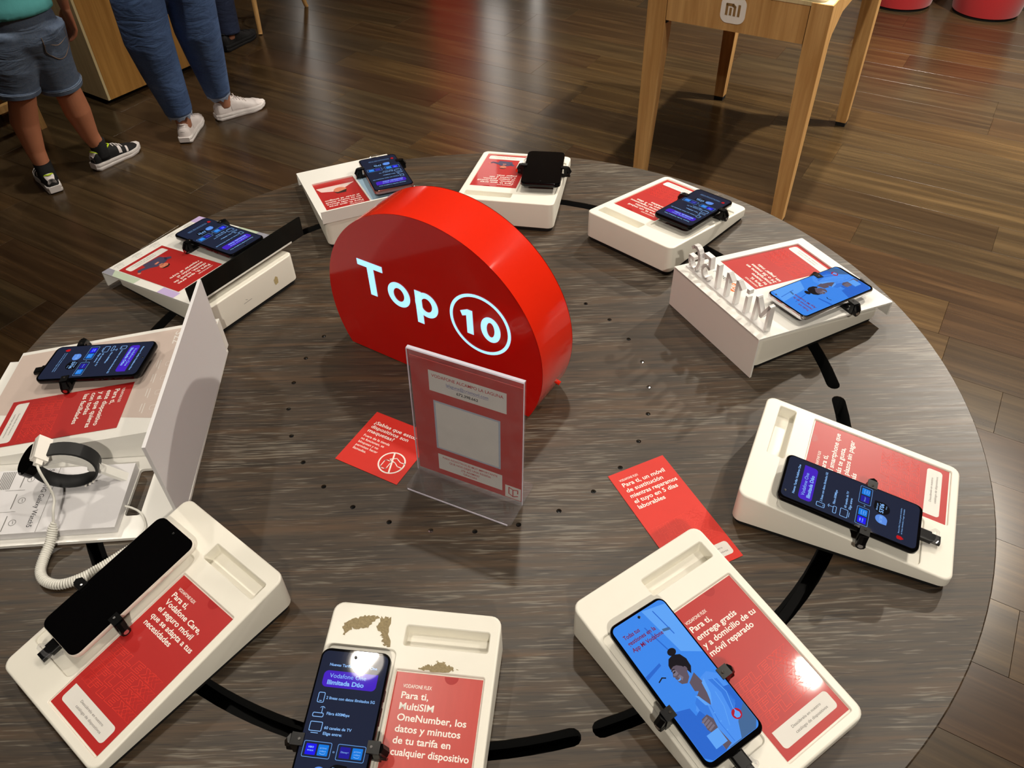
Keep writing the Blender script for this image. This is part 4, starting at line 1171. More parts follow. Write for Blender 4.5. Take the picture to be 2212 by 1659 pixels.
a.shape([[(.0640, .1130), (.0742, .1130), (.0742, .1530), (.0662, .1530), (.0548, .1470), (.0578, .1395), (.0640, .1424)]], M_LIT, 1); a.part('lit_digit')
oval(.1015, .1327, .0152, .0205, .0092, 'lit_digit')
a.make('lit_lettering', sg)
g = G(); cyl(g, (wv + .010, .060, .024), (1, 0, -.3), .0032, .006, 10); g.obj('screw', M_RED, sg)

# ------------------------------------------------------------------ clear sign holder with poster
HD = (Vector((-.0636, -.1566, 0)) + Vector((.0685, -.2217, 0))) / 2
hdir = Vector((.1321, -.0651, 0)).normalized(); ha = math.atan2(hdir.y, hdir.x)
hd = thing('sign_holder', 'clear acrylic T-shaped sign holder in front of the red sign', 'sign holder', (HD.x, HD.y, ZT), ha)
HW, HH, LEAN = .0738, .2000, .0125
def hp(x, z, off=0.0): return (x, LEAN * z / HH + off, z)
for off, nm in ((.0, 'front_sheet'), (.0042, 'back_sheet')):
    g = G(); th_ = .0014
    g.loft([[hp(-HW, z, off), hp(HW, z, off), hp(HW, z, off + th_), hp(-HW, z, off + th_)] for z in (.0025, HH)]); g.obj(nm, M_CLEAR, hd)
g = G(); g.loft([[hp(-HW, HH, .0014), hp(HW, HH, .0014), hp(HW, HH, .0042), hp(-HW, HH, .0042)], [hp(-HW, HH - .0014, .0014), hp(HW, HH - .0014, .0014), hp(HW, HH - .0014, .0042), hp(-HW, HH - .0014, .0042)]]); g.obj('top_fold', M_CLEAR, hd)
M_EDGE = mat('acrylic_edge_glow', s2l(214, 208, 222), .2, noise=.03, nscale=60)  # pale colour stands in for light glowing along the sheet edges
for sx in (-1, 1):
    g = G(); x_ = sx * HW
    g.loft([[hp(x_ - .0003, z, -.0002), hp(x_ + .0003, z, -.0002), hp(x_ + .0003, z, .0016), hp(x_ - .0003, z, .0016)] for z in (.0027, HH)])
    g.obj('side_edge', M_EDGE, hd)
g = G(); g.loft([[hp(-HW, HH, -.0002), hp(HW, HH, -.0002), hp(HW, HH, .0058), hp(-HW, HH, .0058)], [hp(-HW, HH + .0012, .0008), hp(HW, HH + .0012, .0008), hp(HW, HH + .0012, .0048), hp(-HW, HH + .0012, .0048)]]); g.obj('top_edge', M_EDGE, hd)
g = G(); g.box(-HW + .004, HW - .004, -.0341, -.0334, .0004, .0026); g.obj('foot_edge', M_EDGE, hd)
g = G(); o_ = rr(-HW, HW, -.0335, .0375, .004, 4); g.loft([[(x, y, .0004) for x, y in o_], [(x, y, .0026) for x, y in o_]]); g.obj('foot', M_CLEAR, hd)
ps = thing('poster', 'red poster with white labels inside the clear sign holder', 'poster', (HD.x, HD.y, ZT), ha)
PZ0, PZ1 = .006, .190
g = G(); g.loft([[hp(-HW + .002, z, .0022), hp(HW - .002, z, .0022), hp(HW - .002, z, .0030), hp(-HW + .002, z, .0030)] for z in (PZ0, PZ1)]); g.obj('sheet', mat('red_poster_print', s2l(190, 52, 48), .45, noise=.05, nscale=30), ps)
a = Art(lambda x, y, z: hp(x, y, .0022 - z), .00008)
a.shape([[(-.0480, .1450), (.0520, .1450), (.0520, .1760), (-.0480, .1760)]], M_PAPER, 1)
M_INKR = mat('red_ink', s2l(190, 40, 44), .5, noise=.03); M_INKB = mat('blue_ink', s2l(70, 90, 165), .5, noise=.03)
a.text('VODAFONE ALCAMPO LA LAGUNA', .002, .1670, .0044, M_INKR, 2, .01, .092, 'C')
a.text('lalaguna@crismovil.com', .002, .1585, .0044, M_INKB, 2, .0, .054, 'C'); a.line([(-.025, .1572), (.029, .1572)], .0004, M_INKB, 2)
a.text('672.398.662', .002, .1500, .0040, M_INKD, 2, .02, .028, 'C')
a.part('top_label'); a.shape([[(-.0440, .0515), (.0440, .0515), (.0440, .1310), (-.0440, .1310)]], mat('pale_blue_paper', s2l(178, 188, 205), .5, noise=.03), 1)
a.shape([[(-.0415, .0540), (.0415, .0540), (.0415, .1285), (-.0415, .1285)]], M_PAPER, 2)
a.part('centre_square'); a.shape([[(-.0430, .0150), (.0460, .0150), (.0460, .0420), (-.0430, .0420)]], M_PAPER, 1)
for t_, y_, w_ in (('PARA NOSOTROS ES MUY IMPORTANTE', .0355, .076), ('QUE NOS DEJES UNA RESEÑA', .0295, .058), ('¿TE ANIMAS?', .0235, .026), ('GRACIAS', .0180, .019)):
    a.text(t_, .0015, y_, .0032, M_INKR, 2, .01, w_, 'C')
a.part('bottom_label'); a.shape([[(.0500, .0070), (.0712, .0070), (.0712, .0280), (.0500, .0280)]], M_PAPER, 1)
a.line([(.0550, .0250), (.0550, .0140), (.0605, .0105), (.0670, .0135)], .0014, M_INKR, 2); a.line([(.0550, .0250), (.0605, .0225), (.0605, .0105)], .0014, M_INKR, 2); a.line([(.0670, .0180), (.0670, .0240), (.0605, .0225)], .0014, M_INKR, 2)
a.make('print', ps)

# ------------------------------------------------------------------ loose cards
def flat_frame(c0, c1, c2):
    """card frame from its top-left, top-right and (down the right side) corner"""
    c0, c1, c2 = Vector(c0), Vector(c1), Vector(c2)
    x = (c1 - c0).normalized(); return x, (c1 - c0).length, (c2 - c1).length
tl, tr_, dr = Vector((.1799, -.1781)), Vector((.2550, -.1451)), Vector((.3283, -.2986))
ang = math.atan2((tr_ - tl).y, (tr_ - tl).x); w_ = (tr_ - tl).length; l_ = .172
up = Vector((-math.sin(ang), math.cos(ang))); ctr = (tl + tr_) / 2 - up * l_ / 2
make_card('loose red flyer about a substitute phone, half under the lower right stand', Matrix.Translation((ctr.x, ctr.y, ZT + .0003)) @ Matrix.Rotation(ang, 4, 'Z'), ['Para ti, un móvil', 'de sustitución', 'mientras reparamos', 'el tuyo en 5 días', 'laborables'], M_CARDM, w=w_, l=l_, cap=.0060, lh=.0094, y_top=.0615, tab=False, name='flyer', group='loose red flyers on the table', wmax=.068)
a_tl, a_bl, a_br = Vector((-.1271, -.0499)), Vector((-.1750, -.1330)), Vector((-.0898, -.1809))
xd = (a_br - a_bl).normalized(); ang = math.atan2(xd.y, xd.x); w_ = (a_br - a_bl).length; l_ = (a_tl - a_bl).length
upv = Vector((-xd.y, xd.x)); ctr = a_bl + xd * w_ / 2 + upv * l_ / 2
fc = thing('flyer', 'small square red notice with a crossed-out hand beside the sign holder', 'card', matrix=Matrix.Translation((ctr.x, ctr.y, ZT + .0003)) @ Matrix.Rotation(ang, 4, 'Z'), group='loose red flyers on the table')
g = G(); g.box(-w_ / 2, w_ / 2, -l_ / 2, l_ / 2, 0, .0005); g.obj('sheet', M_CARDM, fc)
a = Art(lambda x, y, z: (x, y, .0005 + z), .00006)
for t_, y_, wd_ in (('¿Sabías que estos', .0275, .068), ('dispositivos son', .0195, .060), ('maquetas?', .0115, .042)):
    a.text(t_, -.0395, y_, .0056, M_INKW, 2, .017, wd_)
a.part('heading')
for i, (t_, wd_) in enumerate((('Fuera de la tienda', .042), ('no funcionan, se', .037), ('bloquean y no', .032), ('permiten hacer', .035), ('llamadas.', .021))):
    a.text(t_, -.0395, .0025 - i * .0062, .0038, M_INKW, 2, .008, wd_)
a.part('body_text')
cx, cy = .0225, -.0205
a.ring(cx, cy, .0185, .0020, M_INKW, 2, 36)
a.line([(cx - .006, cy + .0165), (cx + .006, cy - .0165)], .0022, M_INKW, 3)
a.line(rr(cx - .0105, cx - .0015, cy - .0125, cy + .0015, .002, 3), .0012, M_INKW, 2, True)
a.line([(cx + .017, cy + .006), (cx + .010, cy + .0055), (cx + .002, cy + .0095), (cx - .006, cy + .0045), (cx - .002, cy + .003), (cx + .004, cy + .002), (cx + .010, cy - .002), (cx + .017, cy - .002)], .0012, M_INKW, 2)
a.make('print', fc)

# ------------------------------------------------------------------ wooden table with the mi badge
MT0 = Vector((.577, 2.0935)); MW, ML, MH = .620, .975, .800
mt = thing('display_table', 'light oak table with four tapered legs and a white badge on its apron', 'table', (MT0.x, MT0.y, 0), AX)
LW = .068
def leg(x, y, dx, dy):
    g = G(); t_ = .044
    g.loft([[(x + (dx < 0) * (LW - t_) + a, y + (dy < 0) * (LW - t_) + b, .018) for a, b in ((0, 0), (t_, 0), (t_, t_), (0, t_))],
            [(x + a, y + b, .62) for a, b in ((0, 0), (LW, 0), (LW, LW), (0, LW))], [(x + a, y + b, MH - .001) for a, b in ((0, 0), (LW, 0), (LW, LW), (0, LW))]])
    o = g.obj('leg', M_OAK, mt)
    g = G(); c0 = x + (dx < 0) * (LW - t_); c1 = y + (dy < 0) * (LW - t_); g.box(c0 + .001, c0 + t_ - .001, c1 + .001, c1 + t_ - .001, 0, .018); g.obj('leg_cap', M_MATTE, o)
leg(0, 0, 1, 1); leg(MW - LW, 0, -1, 1); leg(0, ML - LW, 1, -1); leg(MW - LW, ML - LW, -1, -1)
g = G(); g.box(LW + .003, MW - LW - .003, .004, .024, .668, MH - .002); g.obj('front_apron', M_OAK, mt)
g = G(); g.box(LW + .001, MW - LW - .001, ML - .024, ML - .004, .675, MH - .002); g.obj('back_apron', M_OAK, mt)
for nm, x in (('left_apron', .006), ('right_apron', MW - .026)):
    g = G(); pr = [(LW, .60), (LW + .05, .675), (LW + .14, .72), (ML - LW - .14, .72), (ML - LW - .05, .675), (ML - LW, .60), (ML - LW, MH - .001), (LW, MH - .001)]
    g.loft([[(x, y, z) for y, z in pr], [(x + .020, y, z) for y, z in pr]]); g.obj(nm, M_OAK, mt)
g = G(); g.box(LW - .012, LW + .004, .012, .030, .655, MH - .003); g.obj('apron_gap', M_MATTE, mt); g = G(); g.box(MW - LW - .004, MW - LW + .012, .012, .030, .655, MH - .003); g.obj('apron_gap', M_MATTE, mt)
g = G(); g.box(.003, MW - .003, .003, ML - .003, MH - .012, MH); g.obj('tabletop', M_OAK3, mt)
a = Art(lambda x, y, z: (x, .004 - z - .0002, y), .0008)
bx_, bz = MW * .5 - .006, .737
a.shape([rr(bx_ - .043, bx_ + .043, bz - .043, bz + .043, .026, 7)], M_INKW, 1)
M_BRN = mat('brown_badge_ink', s2l(150, 118, 74), .4, noise=.05)
a.line([(bx_ - .022, bz - .015), (bx_ - .022, bz + .016), (bx_ - .002, bz + .016), (bx_ + .005, bz + .010), (bx_ + .005, bz - .015)], .0085, M_BRN, 2)
a.line([(bx_ - .0085, bz - .014), (bx_ - .0085, bz + .004)], .0080, M_BRN, 2); a.line([(bx_ + .020, bz - .015), (bx_ + .020, bz + .016)], .0085, M_BRN, 2)
a.make('badge', mt)
tr2 = thing('white_tray', 'white rounded tray lying on the light oak table', 'tray', (MT0.x, MT0.y, MH), AX)
g = G(); O1 = rr(.012, MW - .025, .006, ML - .03, .03, 6); O2 = rr(.016, MW - .029, .010, ML - .034, .027, 6)
g.loft([[(x, y, .0005) for x, y in O2], [(x, y, .008) for x, y in O1], [(x, y, .014) for x, y in O1], [(x, y, .016) for x, y in O2]]); o = g.obj('tray_body', M_COVER, tr2); autosmooth(o, 40)

# ------------------------------------------------------------------ red poufs
M_FELT = mat('red_fabric', s2l(172, 12, 20), .85, noise=.12, nscale=220, bump=.2, sheen=.3)
def pouf(x, y, label, r=.18):
    t = thing('pouf', label, 'pouf', (x, y, 0), 0, 'round red poufs by the wall')
    prof = [(r - .012, .012), (r - .002, .016), (r + .012, .10), (r + .03, .30), (r + .032, .40), (r + .018, .435), (r - .02, .45), (r - .08, .455)]
    g = G(); g.loft([[(a, b, z) for a, b in circ(0, 0, q, 40)] for q, z in prof]); o = g.obj('cover', M_FELT, t); autosmooth(o, 50)
    g = G(); g.loft([[(a, b, z) for a, b in circ(0, 0, q, 40)] for q, z in ((r - .02, 0), (r - .008, .002), (r - .008, .013), (r - .02, .013))]); g.obj('base', M_MATTE, t)
    g = G(); ring_ = circ(0, 0, r + .022, 40); g.tube([(a, b, .432) for a, b in ring_] + [(ring_[0][0], ring_[0][1], .432)], .004, 6); g.obj('piping', M_FELT, t)
pouf(2.845, 3.915, 'round red fabric pouf at the top right corner')
pouf(2.42, 4.11, 'round red fabric pouf partly behind the oak table leg')

# ------------------------------------------------------------------ wooden counter and stools at the left
CA = R_(54.5)
ct_ = thing('counter', 'oak veneered counter block behind the standing people', 'counter', (-1.87, 3.019, 0), CA)
g = G(); g.box(0, .66, .006, .018 + .92, .045, .985); g.obj('core', M_OAK2, ct_)
g = G(); g.box(.001, .66, -.006, .006, .030, .985); g.obj('side_panel', M_OAK2, ct_)
g = G(); g.box(-.012, .0, -.006, .94, .030, .985); g.obj('front_panel', M_OAK3, ct_)  # light falling on this face put in as a paler oak
g = G(); g.box(.03, .63, .04, .90, 0, .045); g.obj('plinth', M_MATTE, ct_)
g = G(); g.box(-.03, .68, -.025, .96, .985, 1.02); g.obj('worktop', M_OAK3, ct_)

def stool_sq(x, y, rz, label, w=.34, h=.46):
    t = thing('stool', label, 'stool', (x, y, 0), rz, 'wooden stools')
    for sx, sy in ((0, 0), (1, 0), (0, 1), (1, 1)):
        bx0, by0 = sx * (w - .03), sy * (w - .03); g = G(); g.box(bx0, bx0 + .03, by0, by0 + .03, 0, h - .03); g.obj('leg', M_OAK, t)
    for y0 in (0, w - .026):
        g = G(); g.box(.03, w - .03, y0, y0 + .026, .135, .165); g.obj('stretcher', M_OAK, t)
    for x0 in (0, w - .026):
        g = G(); g.box(x0, x0 + .026, .03, w - .03, .135, .165); g.obj('stretcher', M_OAK, t)
    g = G(); o1 = rr(-.01, w + .01, -.01, w + .01, .02, 4); g.loft([[(a, b, h - .03) for a, b in o1], [(a, b, h) for a, b in o1]]); g.obj('seat', M_OAK, t)
stool_sq(-2.105, 2.800, R_(147), 'square oak stool behind the legs of the child')
def stool_round(feet, top, h, label):
    cx = sum(f[0] for f in feet) / len(feet); cy = sum(f[1] for f in feet) / len(feet)
    t = thing('stool', label, 'stool', (cx, cy, 0), 0, 'wooden stools')
    for fx, fy in feet:
        dx, dy = fx - cx, fy - cy
        g = G(); g.tube([(dx, dy, .001), (dx * .98, dy * .98, .01), (dx * .62, dy * .62, h - .03)], [.012, .0125, .017], 14); g.obj('leg', M_OAK, t)
    g = G(); g.loft([[(a, b, z) for a, b in circ(0, 0, q, 36)] for q, z in ((.14, h - .03), (.165, h - .022), (.17, h - .008), (.16, h), (.12, h + .002))]); o = g.obj('seat', M_OAK, t); autosmooth(o, 50)
    g = G(); rg = circ(0, 0, .155, 24); g.tube([(a, b, .22) for a, b in rg] + [(rg[0][0], rg[0][1], .22)], .008, 8); g.obj('foot_ring', M_OAK, t)
stool_round([(-1.319, 3.905), (-1.126, 4.351), (-1.60, 4.19)], .17, .48, 'round-legged oak stool beside the black shoe')

# ------------------------------------------------------------------ people
M_SKINB = mat('child_skin', s2l(206, 136, 102), .5, noise=.08, nscale=18)
M_SKINW = mat('adult_skin', s2l(172, 118, 92), .5, noise=.08, nscale=18)
def mat_denim(name, a, b, fade):
    m = bpy.data.materials.new(name); m.use_nodes = True
    nt = m.node_tree; p = nt.nodes['Principled BSDF']; tc = nt.nodes.new('ShaderNodeTexCoord'); v = tc.outputs['Object']
    n1 = noise_n(nt, v, (1, 1, 1), 7.0, 4, .6); n2 = noise_n(nt, v, (1, 1, .25), 420.0, 2, .5)
    c = ramp(nt, n1, [(.3, a), (.6, b), (.8, fade)])
    f2 = ramp(nt, n2, [(.3, (0, 0, 0, 1)), (.8, (.35, .35, .35, 1))])
    nt.links.new(mixc(nt, f2, c, fade), p.inputs['Base Color']); p.inputs['Roughness'].default_value = .85
    n3 = noise_n(nt, v, (.35, .35, 1), 26.0, 3, .55, .8)
    bm_ = nt.nodes.new('ShaderNodeBump'); bm_.inputs['Strength'].default_value = .5; bm_.inputs['Distance'].default_value = .012
    nt.links.new(n3, bm_.inputs['Height']); nt.links.new(bm_.outputs['Normal'], p.inputs['Normal'])
    return m
M_DENIM_S = mat_denim('faded_denim', s2l(70, 90, 120), s2l(100, 120, 148), s2l(148, 152, 158))
M_DENIM_J = mat_denim('blue_denim', s2l(50, 74, 118), s2l(72, 100, 148), s2l(106, 132, 174))
M_DENIM_D = mat_denim('dark_denim', s2l(24, 34, 60), s2l(32, 44, 74), s2l(44, 58, 90))
M_FRAY = mat('frayed_denim', s2l(150, 165, 190), .9, noise=.25, nscale=160)
M_TEAL = mat('teal_jersey', s2l(92, 176, 178), .85, noise=.06, nscale=60, bump=.4)
M_TOP2 = mat('grey_jersey', s2l(120, 120, 124), .85, noise=.06, nscale=60)
M_TOP3 = mat('navy_jersey', s2l(36, 40, 52), .85, noise=.06, nscale=60)
M_SHOEW = mat('white_leather', s2l(236, 228, 226), .5, noise=.03, nscale=80)
M_SOLEW = mat('white_rubber', s2l(232, 226, 224), .6, noise=.04, nscale=60)
M_SHOEB = mat('black_mesh', s2l(14, 14, 16), .7, noise=.2, nscale=300)
M_LIME = mat('lime_lining', s2l(196, 226, 40), .6, noise=.05)
M_SOCK = mat('black_sock', s2l(16, 16, 18), .9, noise=.15, nscale=300)
M_HAIR = mat('dark_hair', s2l(34, 24, 20), .5, noise=.3, nscale=90, stretch=(6, 6, 1))

def soft(o, vox=.006, sm=6):
    r = o.modifiers.new('Remesh', 'REMESH'); r.mode = 'VOXEL'; r.voxel_size = vox; r.use_smooth_shade = True
    s = o.modifiers.new('Smooth', 'SMOOTH'); s.factor = .5; s.iterations = sm
    return o
def interp(tab, s):
    for (a, va), (b, vb) in zip(tab, tab[1:]):
        if s <= b:
            t = (s - a) / (b - a); t = t * t * (3 - 2 * t) if True else t
            return va + (vb - va) * t
    return tab[-1][1]
def make_shoe(person, heel, ang, L, style, side):
    """heel: ground point under the heel's back; side +1 if the outer side is to the right"""
    k = L / .25
    Wt = [(0, .020), (.06, .028), (.3, .031), (.5, .034), (.7, .041), (.85, .037), (.95, .024), (1, .008)]
    Ht = [(0, .070), (.07, .088), (.2, .074), (.36, .092), (.5, .078), (.65, .060), (.8, .051), (.92, .041), (1, .024)]
    Mx = Matrix.Translation((heel[0], heel[1], 0)) @ Matrix.Rotation(ang, 4, 'Z')
    def S(s, th, off=0.0):
        w = interp(Wt, s) * k + off; h = (interp(Ht, s) - .020) * k + off
        c, sn = math.cos(th), math.sin(th)
        return Mx @ Vector((s * L * .985 + .003, -math.copysign(abs(c) ** .75, c) * w, .018 * k + max(sn, 0) ** .7 * h))
    ns, nt_ = 28, 15
    g = G(); g.loft([[S(i / ns, PI * j / (nt_ - 1)) for j in range(nt_)] for i in range(ns + 1)], True, True)
    mu = M_SHOEW if style == 'white' else M_SHOEB
    up = g.obj('shoe', mu, person); autosmooth(up, 60)
    def patch(name, m, s0, s1, t0, t1, off=.0016, skew=0.0, n=8):
        q = G(); n2 = 8
        for i in range(n):
            for j in range(n2):
                cs = []
                for a, b in ((i, j), (i + 1, j), (i + 1, j + 1), (i, j + 1)):
                    th = t0 + (t1 - t0) * b / n2; s = s0 + (s1 - s0) * a / n + skew * (b / n2)
                    cs.append(S(min(max(s, 0), 1), th, off))
                q.add(cs, [(0, 1, 2, 3)])
        o = q.obj(name, m, up, True); return o
    # sole
    out = []
    nS = 40
    for i in range(nS + 1):
        s = i / nS; w = interp(Wt, s) * k + .0045; out.append((-.003 + s * (L + .006), -w, s))
    loop = out + [(x, -w, s) for x, w, s in reversed(out)]
    th_ = (.027 if style == 'white' else .032) * k
    def zlow(s): return .0 + max(0, s - .72) ** 2 * .16 * k + max(0, .06 - s) * .12 * k
    def ztop(s): return th_ * (1.1 - .25 * s) + max(0, s - .72) ** 2 * .10 * k
    g = G(); lay = []
    for f_, ins in ((0, .003), (.18, 0), (.45, .0005), (.5, .0018), (.55, .0005), (.85, 0), (1, .002)):
        lay.append([Mx @ Vector((x * (1 - ins) , w - math.copysign(ins, w), zlow(s) + (ztop(s) - zlow(s)) * f_)) for x, w, s in loop])
    g.loft(lay); so = g.obj('sole', M_SOLEW if style != 'dark' else M_SHOEB, up); autosmooth(so, 40)
    if style == 'sport':
        patch('heel_tab', M_SHOEW, .0, .10, PI * .30, PI * .70, .0025)
        hp_ = G(); hp_.add([S(0, PI * t / 10, .0015) for t in range(2, 9)] + [S(.0, PI * t / 10, .0015) + Vector((0, 0, -.016)) for t in range(2, 9)], [(i, i + 1, i + 8, i + 7) for i in range(6)])
        hp_.obj('heel_patch', M_SHOEW, up)
        for sd in (0, 1):
            t0, t1 = (PI * .08, PI * .36) if sd == 0 else (PI * .92, PI * .64)
            patch('side_stripe', M_SHOEW, .50, .56, t0, t1, .0014, .02); patch('side_stripe', M_SHOEW, .64, .68, t0, t1, .0014, .03)
    else:
        patch('toe_cap', mu, .80, .97, PI * .1, PI * .9, .0012)
        patch('side_panel', mu, .30, .62, PI * .05, PI * .30, .0012); patch('side_panel', mu, .30, .62, PI * .95, PI * .70, .0012)
        patch('heel_counter', mu, .02, .22, PI * .04, PI * .30, .0014); patch('heel_counter', mu, .02, .22, PI * .96, PI * .70, .0014)
        if style == 'white':
            q = G(); q.add([S(0.0, PI * t / 10, .001) + Vector((0, 0, -.012)) for t in range(4, 7)] + [S(.0, PI * t / 10, .001) + Vector((0, 0, -.016)) for t in range(4, 7)], [(i, i + 1, i + 4, i + 3) for i in range(2)]); q.obj('heel_mark', M_INKG, up)
    # laces
    for i in range(4):
        s = .46 + i * .055
        g = G(); g.tube([S(s, PI * .36, .002), S(s, PI * .5, .004), S(s, PI * .64, .002)], .0024, 6); g.obj('lace', M_SHOEW if style != 'dark' else M_SHOEB, up)
    if style == 'white':
        p0 = S(.44, PI * .5, .004); g = G(); d_ = Mx.to_3x3() @ Vector((0, 1, 0))
        g.tube([p0, p0 + d_ * .012 + Vector((0, 0, .010)), p0 + d_ * .026 + Vector((0, 0, .004))], .0020, 6); g.tube([p0, p0 - d_ * .014 + Vector((0, 0, .008)), p0 - d_ * .030 + Vector((0, 0, .006))], .0020, 6); g.obj('lace_bow', M_SHOEW, up)
    # collar around the ankle opening
    ring_ = []
    for i in range(25):
        a_ = 2 * PI * i / 24; s = .235 + .185 * math.cos(a_); sy = .024 * k * math.sin(a_)
        ring_.append(Mx @ Vector((s * L, sy, (interp(Ht, max(0.02, s)) + .002) * k - abs(math.sin(a_)) * .010 * k)))
    g = G(); g.tube(ring_, .0038 * k, 8, False); g.obj('collar', M_LIME if style == 'sport' else (M_SHOEW if style == 'white' else M_SHOEB), up, True)
    c_ = Mx @ Vector((.235 * L, 0, .06 * k)); return c_

def person(label, cfg):
    p = thing('person', label, 'person', (cfg['hip'][0], cfg['hip'][1], 0))
    inv = Matrix.Translation((-cfg['hip'][0], -cfg['hip'][1], 0))
    la = cfg['lat']; LAT = Vector((math.cos(la), math.sin(la), 0)); FWD = Vector((-LAT.y, LAT.x, 0)); UP = Vector((0, 0, 1))
    H = cfg['height']; hip = Vector(cfg['hip']); s = H / 1.70
    B = G(); T = G(); C = G()      # skin, trousers, shirt
    chest = hip + UP * .30 * s + cfg.get('lean', Vector((0, 0, 0))); neck = hip + UP * .52 * s + cfg.get('lean', Vector((0, 0, 0))) * 1.4
    head = neck + UP * .16 * s + FWD * .02 * s
    up0 = tuple(LAT)
    # torso and head (skin under the clothes)
    B.tube([hip - UP * .05 * s, hip + UP * .12 * s, chest, neck - UP * .05 * s, neck, head - UP * .04 * s], [(.13 * s, .09 * s), (.115 * s, .08 * s), (.145 * s, .09 * s), (.10 * s, .06 * s), (.052 * s, .055 * s), (.05 * s, .055 * s)], 18, True, up0)
    rh = [(-.105, .030), (-.09, .056), (-.05, .070), (0, .076), (.045, .076), (.08, .060), (.105, .030)]
    B.tube([head + UP * (z * s * 1.08) + FWD * (.008 * s) for z, r in rh], [(r * s * .95, r * s * 1.18) for z, r in rh], 18, True, up0)
    B.tube([head + FWD * .085 * s + UP * .005 * s, head + FWD * .112 * s - UP * .022 * s, head + FWD * .085 * s - UP * .030 * s], [.008 * s, .012 * s, .008 * s], 8)
    for sd in (-1, 1):
        B.tube([head + LAT * sd * .072 * s + UP * .02 * s, head + LAT * sd * .082 * s, head + LAT * sd * .074 * s - UP * .03 * s], [.010 * s, .014 * s, .008 * s], 8)
    # legs
    for i, lg in enumerate(cfg['legs']):
        sd = -1 if i == 0 else 1
        pts = [hip + LAT * sd * .078 * s - UP * .01] + [Vector(q) for q in lg['pts']]
        B.tube(pts, [lg['r0']] + lg['r'], 28)
        tp, tr__ = [hip + LAT * sd * .075 * s + UP * .02 * s] + [Vector(q) for q in lg['tpts']], [lg['tr0']] + lg['tr']
        T.tube(tp, tr__, 22, True, up0)
    T.tube([hip - UP * .11 * s, hip - UP * .05 * s, hip + UP * .05 * s, hip + UP * .13 * s], [(.10 * s * cfg['fat'], .085 * s * cfg['fat']), (.158 * s * cfg['fat'], .118 * s * cfg['fat']), (.155 * s * cfg['fat'], .115 * s * cfg['fat']), (.13 * s * cfg['fat'], .10 * s * cfg['fat'])], 24, True, up0)
    hb_ = cfg['shirt_z']; C.tube([Vector((hip.x, hip.y, hb_)), Vector((hip.x, hip.y, hb_ + .03)), hip + UP * .18 * s, chest, neck - UP * .06 * s, neck - UP * .01 * s], [(.168 * s * cfg['fat'], .128 * s * cfg['fat']), (.165 * s * cfg['fat'], .125 * s * cfg['fat']), (.140 * s * cfg['fat'], .105 * s), (.165 * s, .110 * s), (.135 * s, .08 * s), (.066 * s, .066 * s)], 26, True, up0)
    # arms
    for i, sd in ((0, -1), (1, 1)):
        arm = cfg['arms'][i] if cfg.get('arms') else None
        sh = neck - UP * .085 * s + LAT * sd * .165 * s
        if arm is None:
            el = sh - UP * .27 * s + LAT * sd * .04 * s - FWD * .02 * s; wr_ = el - UP * .22 * s + FWD * .05 * s
        else:
            el, wr_ = Vector(arm[0]), Vector(arm[1])
        C.tube([neck - UP * .07 * s + LAT * sd * .09 * s, sh, sh.lerp(el, .55)], [.06 * s, .062 * s, .058 * s], 16)
        B.tube([sh, sh.lerp(el, .5), el, el.lerp(wr_, .35), wr_], [.046 * s, .042 * s, .034 * s, .036 * s, .024 * s], 14)
        # hand: palm, four fingers, thumb
        d = (wr_ - el).normalized(); hs = cfg.get('hand', 1.0) * s
        pn = (LAT * sd - d * d.dot(LAT * sd)).normalized()      # back of the hand faces outward
        fwd_ = d.cross(pn); fwd_ = fwd_ if fwd_.dot(FWD) > 0 else -fwd_   # thumb side points forward
        B.tube([wr_, wr_ + d * .030 * hs, wr_ + d * .075 * hs, wr_ + d * .088 * hs], [(.016 * hs, .024 * hs), (.015 * hs, .034 * hs), (.014 * hs, .040 * hs), (.010 * hs, .036 * hs)], 12, True, tuple(pn))
        for f_ in range(4):
            o_ = (.030 - f_ * .020) * hs; ln = (.068, .078, .072, .056)[f_] * hs; cu = .35 + f_ * .14
            p0 = wr_ + d * .078 * hs + fwd_ * o_; d1 = (d - pn * cu * .6).normalized(); d2 = (d - pn * cu * 1.7).normalized(); d3 = (d - pn * cu * 3.0).normalized()
            B.tube([p0, p0 + d1 * ln * .45, p0 + d1 * ln * .45 + d2 * ln * .32, p0 + d1 * ln * .45 + d2 * ln * .32 + d3 * ln * .25], [.0098 * hs, .0094 * hs, .0086 * hs, .0062 * hs], 9)
        t0 = wr_ + d * .026 * hs + fwd_ * .022 * hs
        B.tube([t0, t0 + d * .030 * hs + fwd_ * .022 * hs - pn * .008 * hs, t0 + d * .060 * hs + fwd_ * .026 * hs - pn * .016 * hs, t0 + d * .078 * hs + fwd_ * .022 * hs - pn * .020 * hs], [.014 * hs, .0125 * hs, .0105 * hs, .0075 * hs], 9)
    def put(gm, nm, m, vox, sm):
        gm.v = [inv @ q for q in gm.v]; o = gm.obj(nm, m, p); return soft(o, vox, sm)
    put(B, 'body', cfg['skin'], cfg.get('vox', .006), cfg.get('smooth', 4))
    tr_o = put(T, cfg['tname'], cfg['tmat'], .007, 6)
    put(C, 'shirt', cfg['smat'], .008, 6)
    hr = G(); rg = [(-.05, .070), (0, .083), (.045, .083), (.085, .066), (.112, .030)]
    hr.tube([inv @ (head + UP * (z * s * 1.08) - FWD * .012 * s) for z, r in rg], [(r * s, r * s * 1.18) for z, r in rg], 18, True, up0)
    soft(hr.obj('hair', M_HAIR, p), .008, 4)
    for sd in (-1, 1):
        e = G(); c0 = inv @ (head + FWD * .088 * s + LAT * sd * .030 * s + UP * .012 * s); e.tube([c0, c0 + FWD * .006 * s], [.011 * s, .006 * s], 12); e.obj('eye', M_BLACK, p)
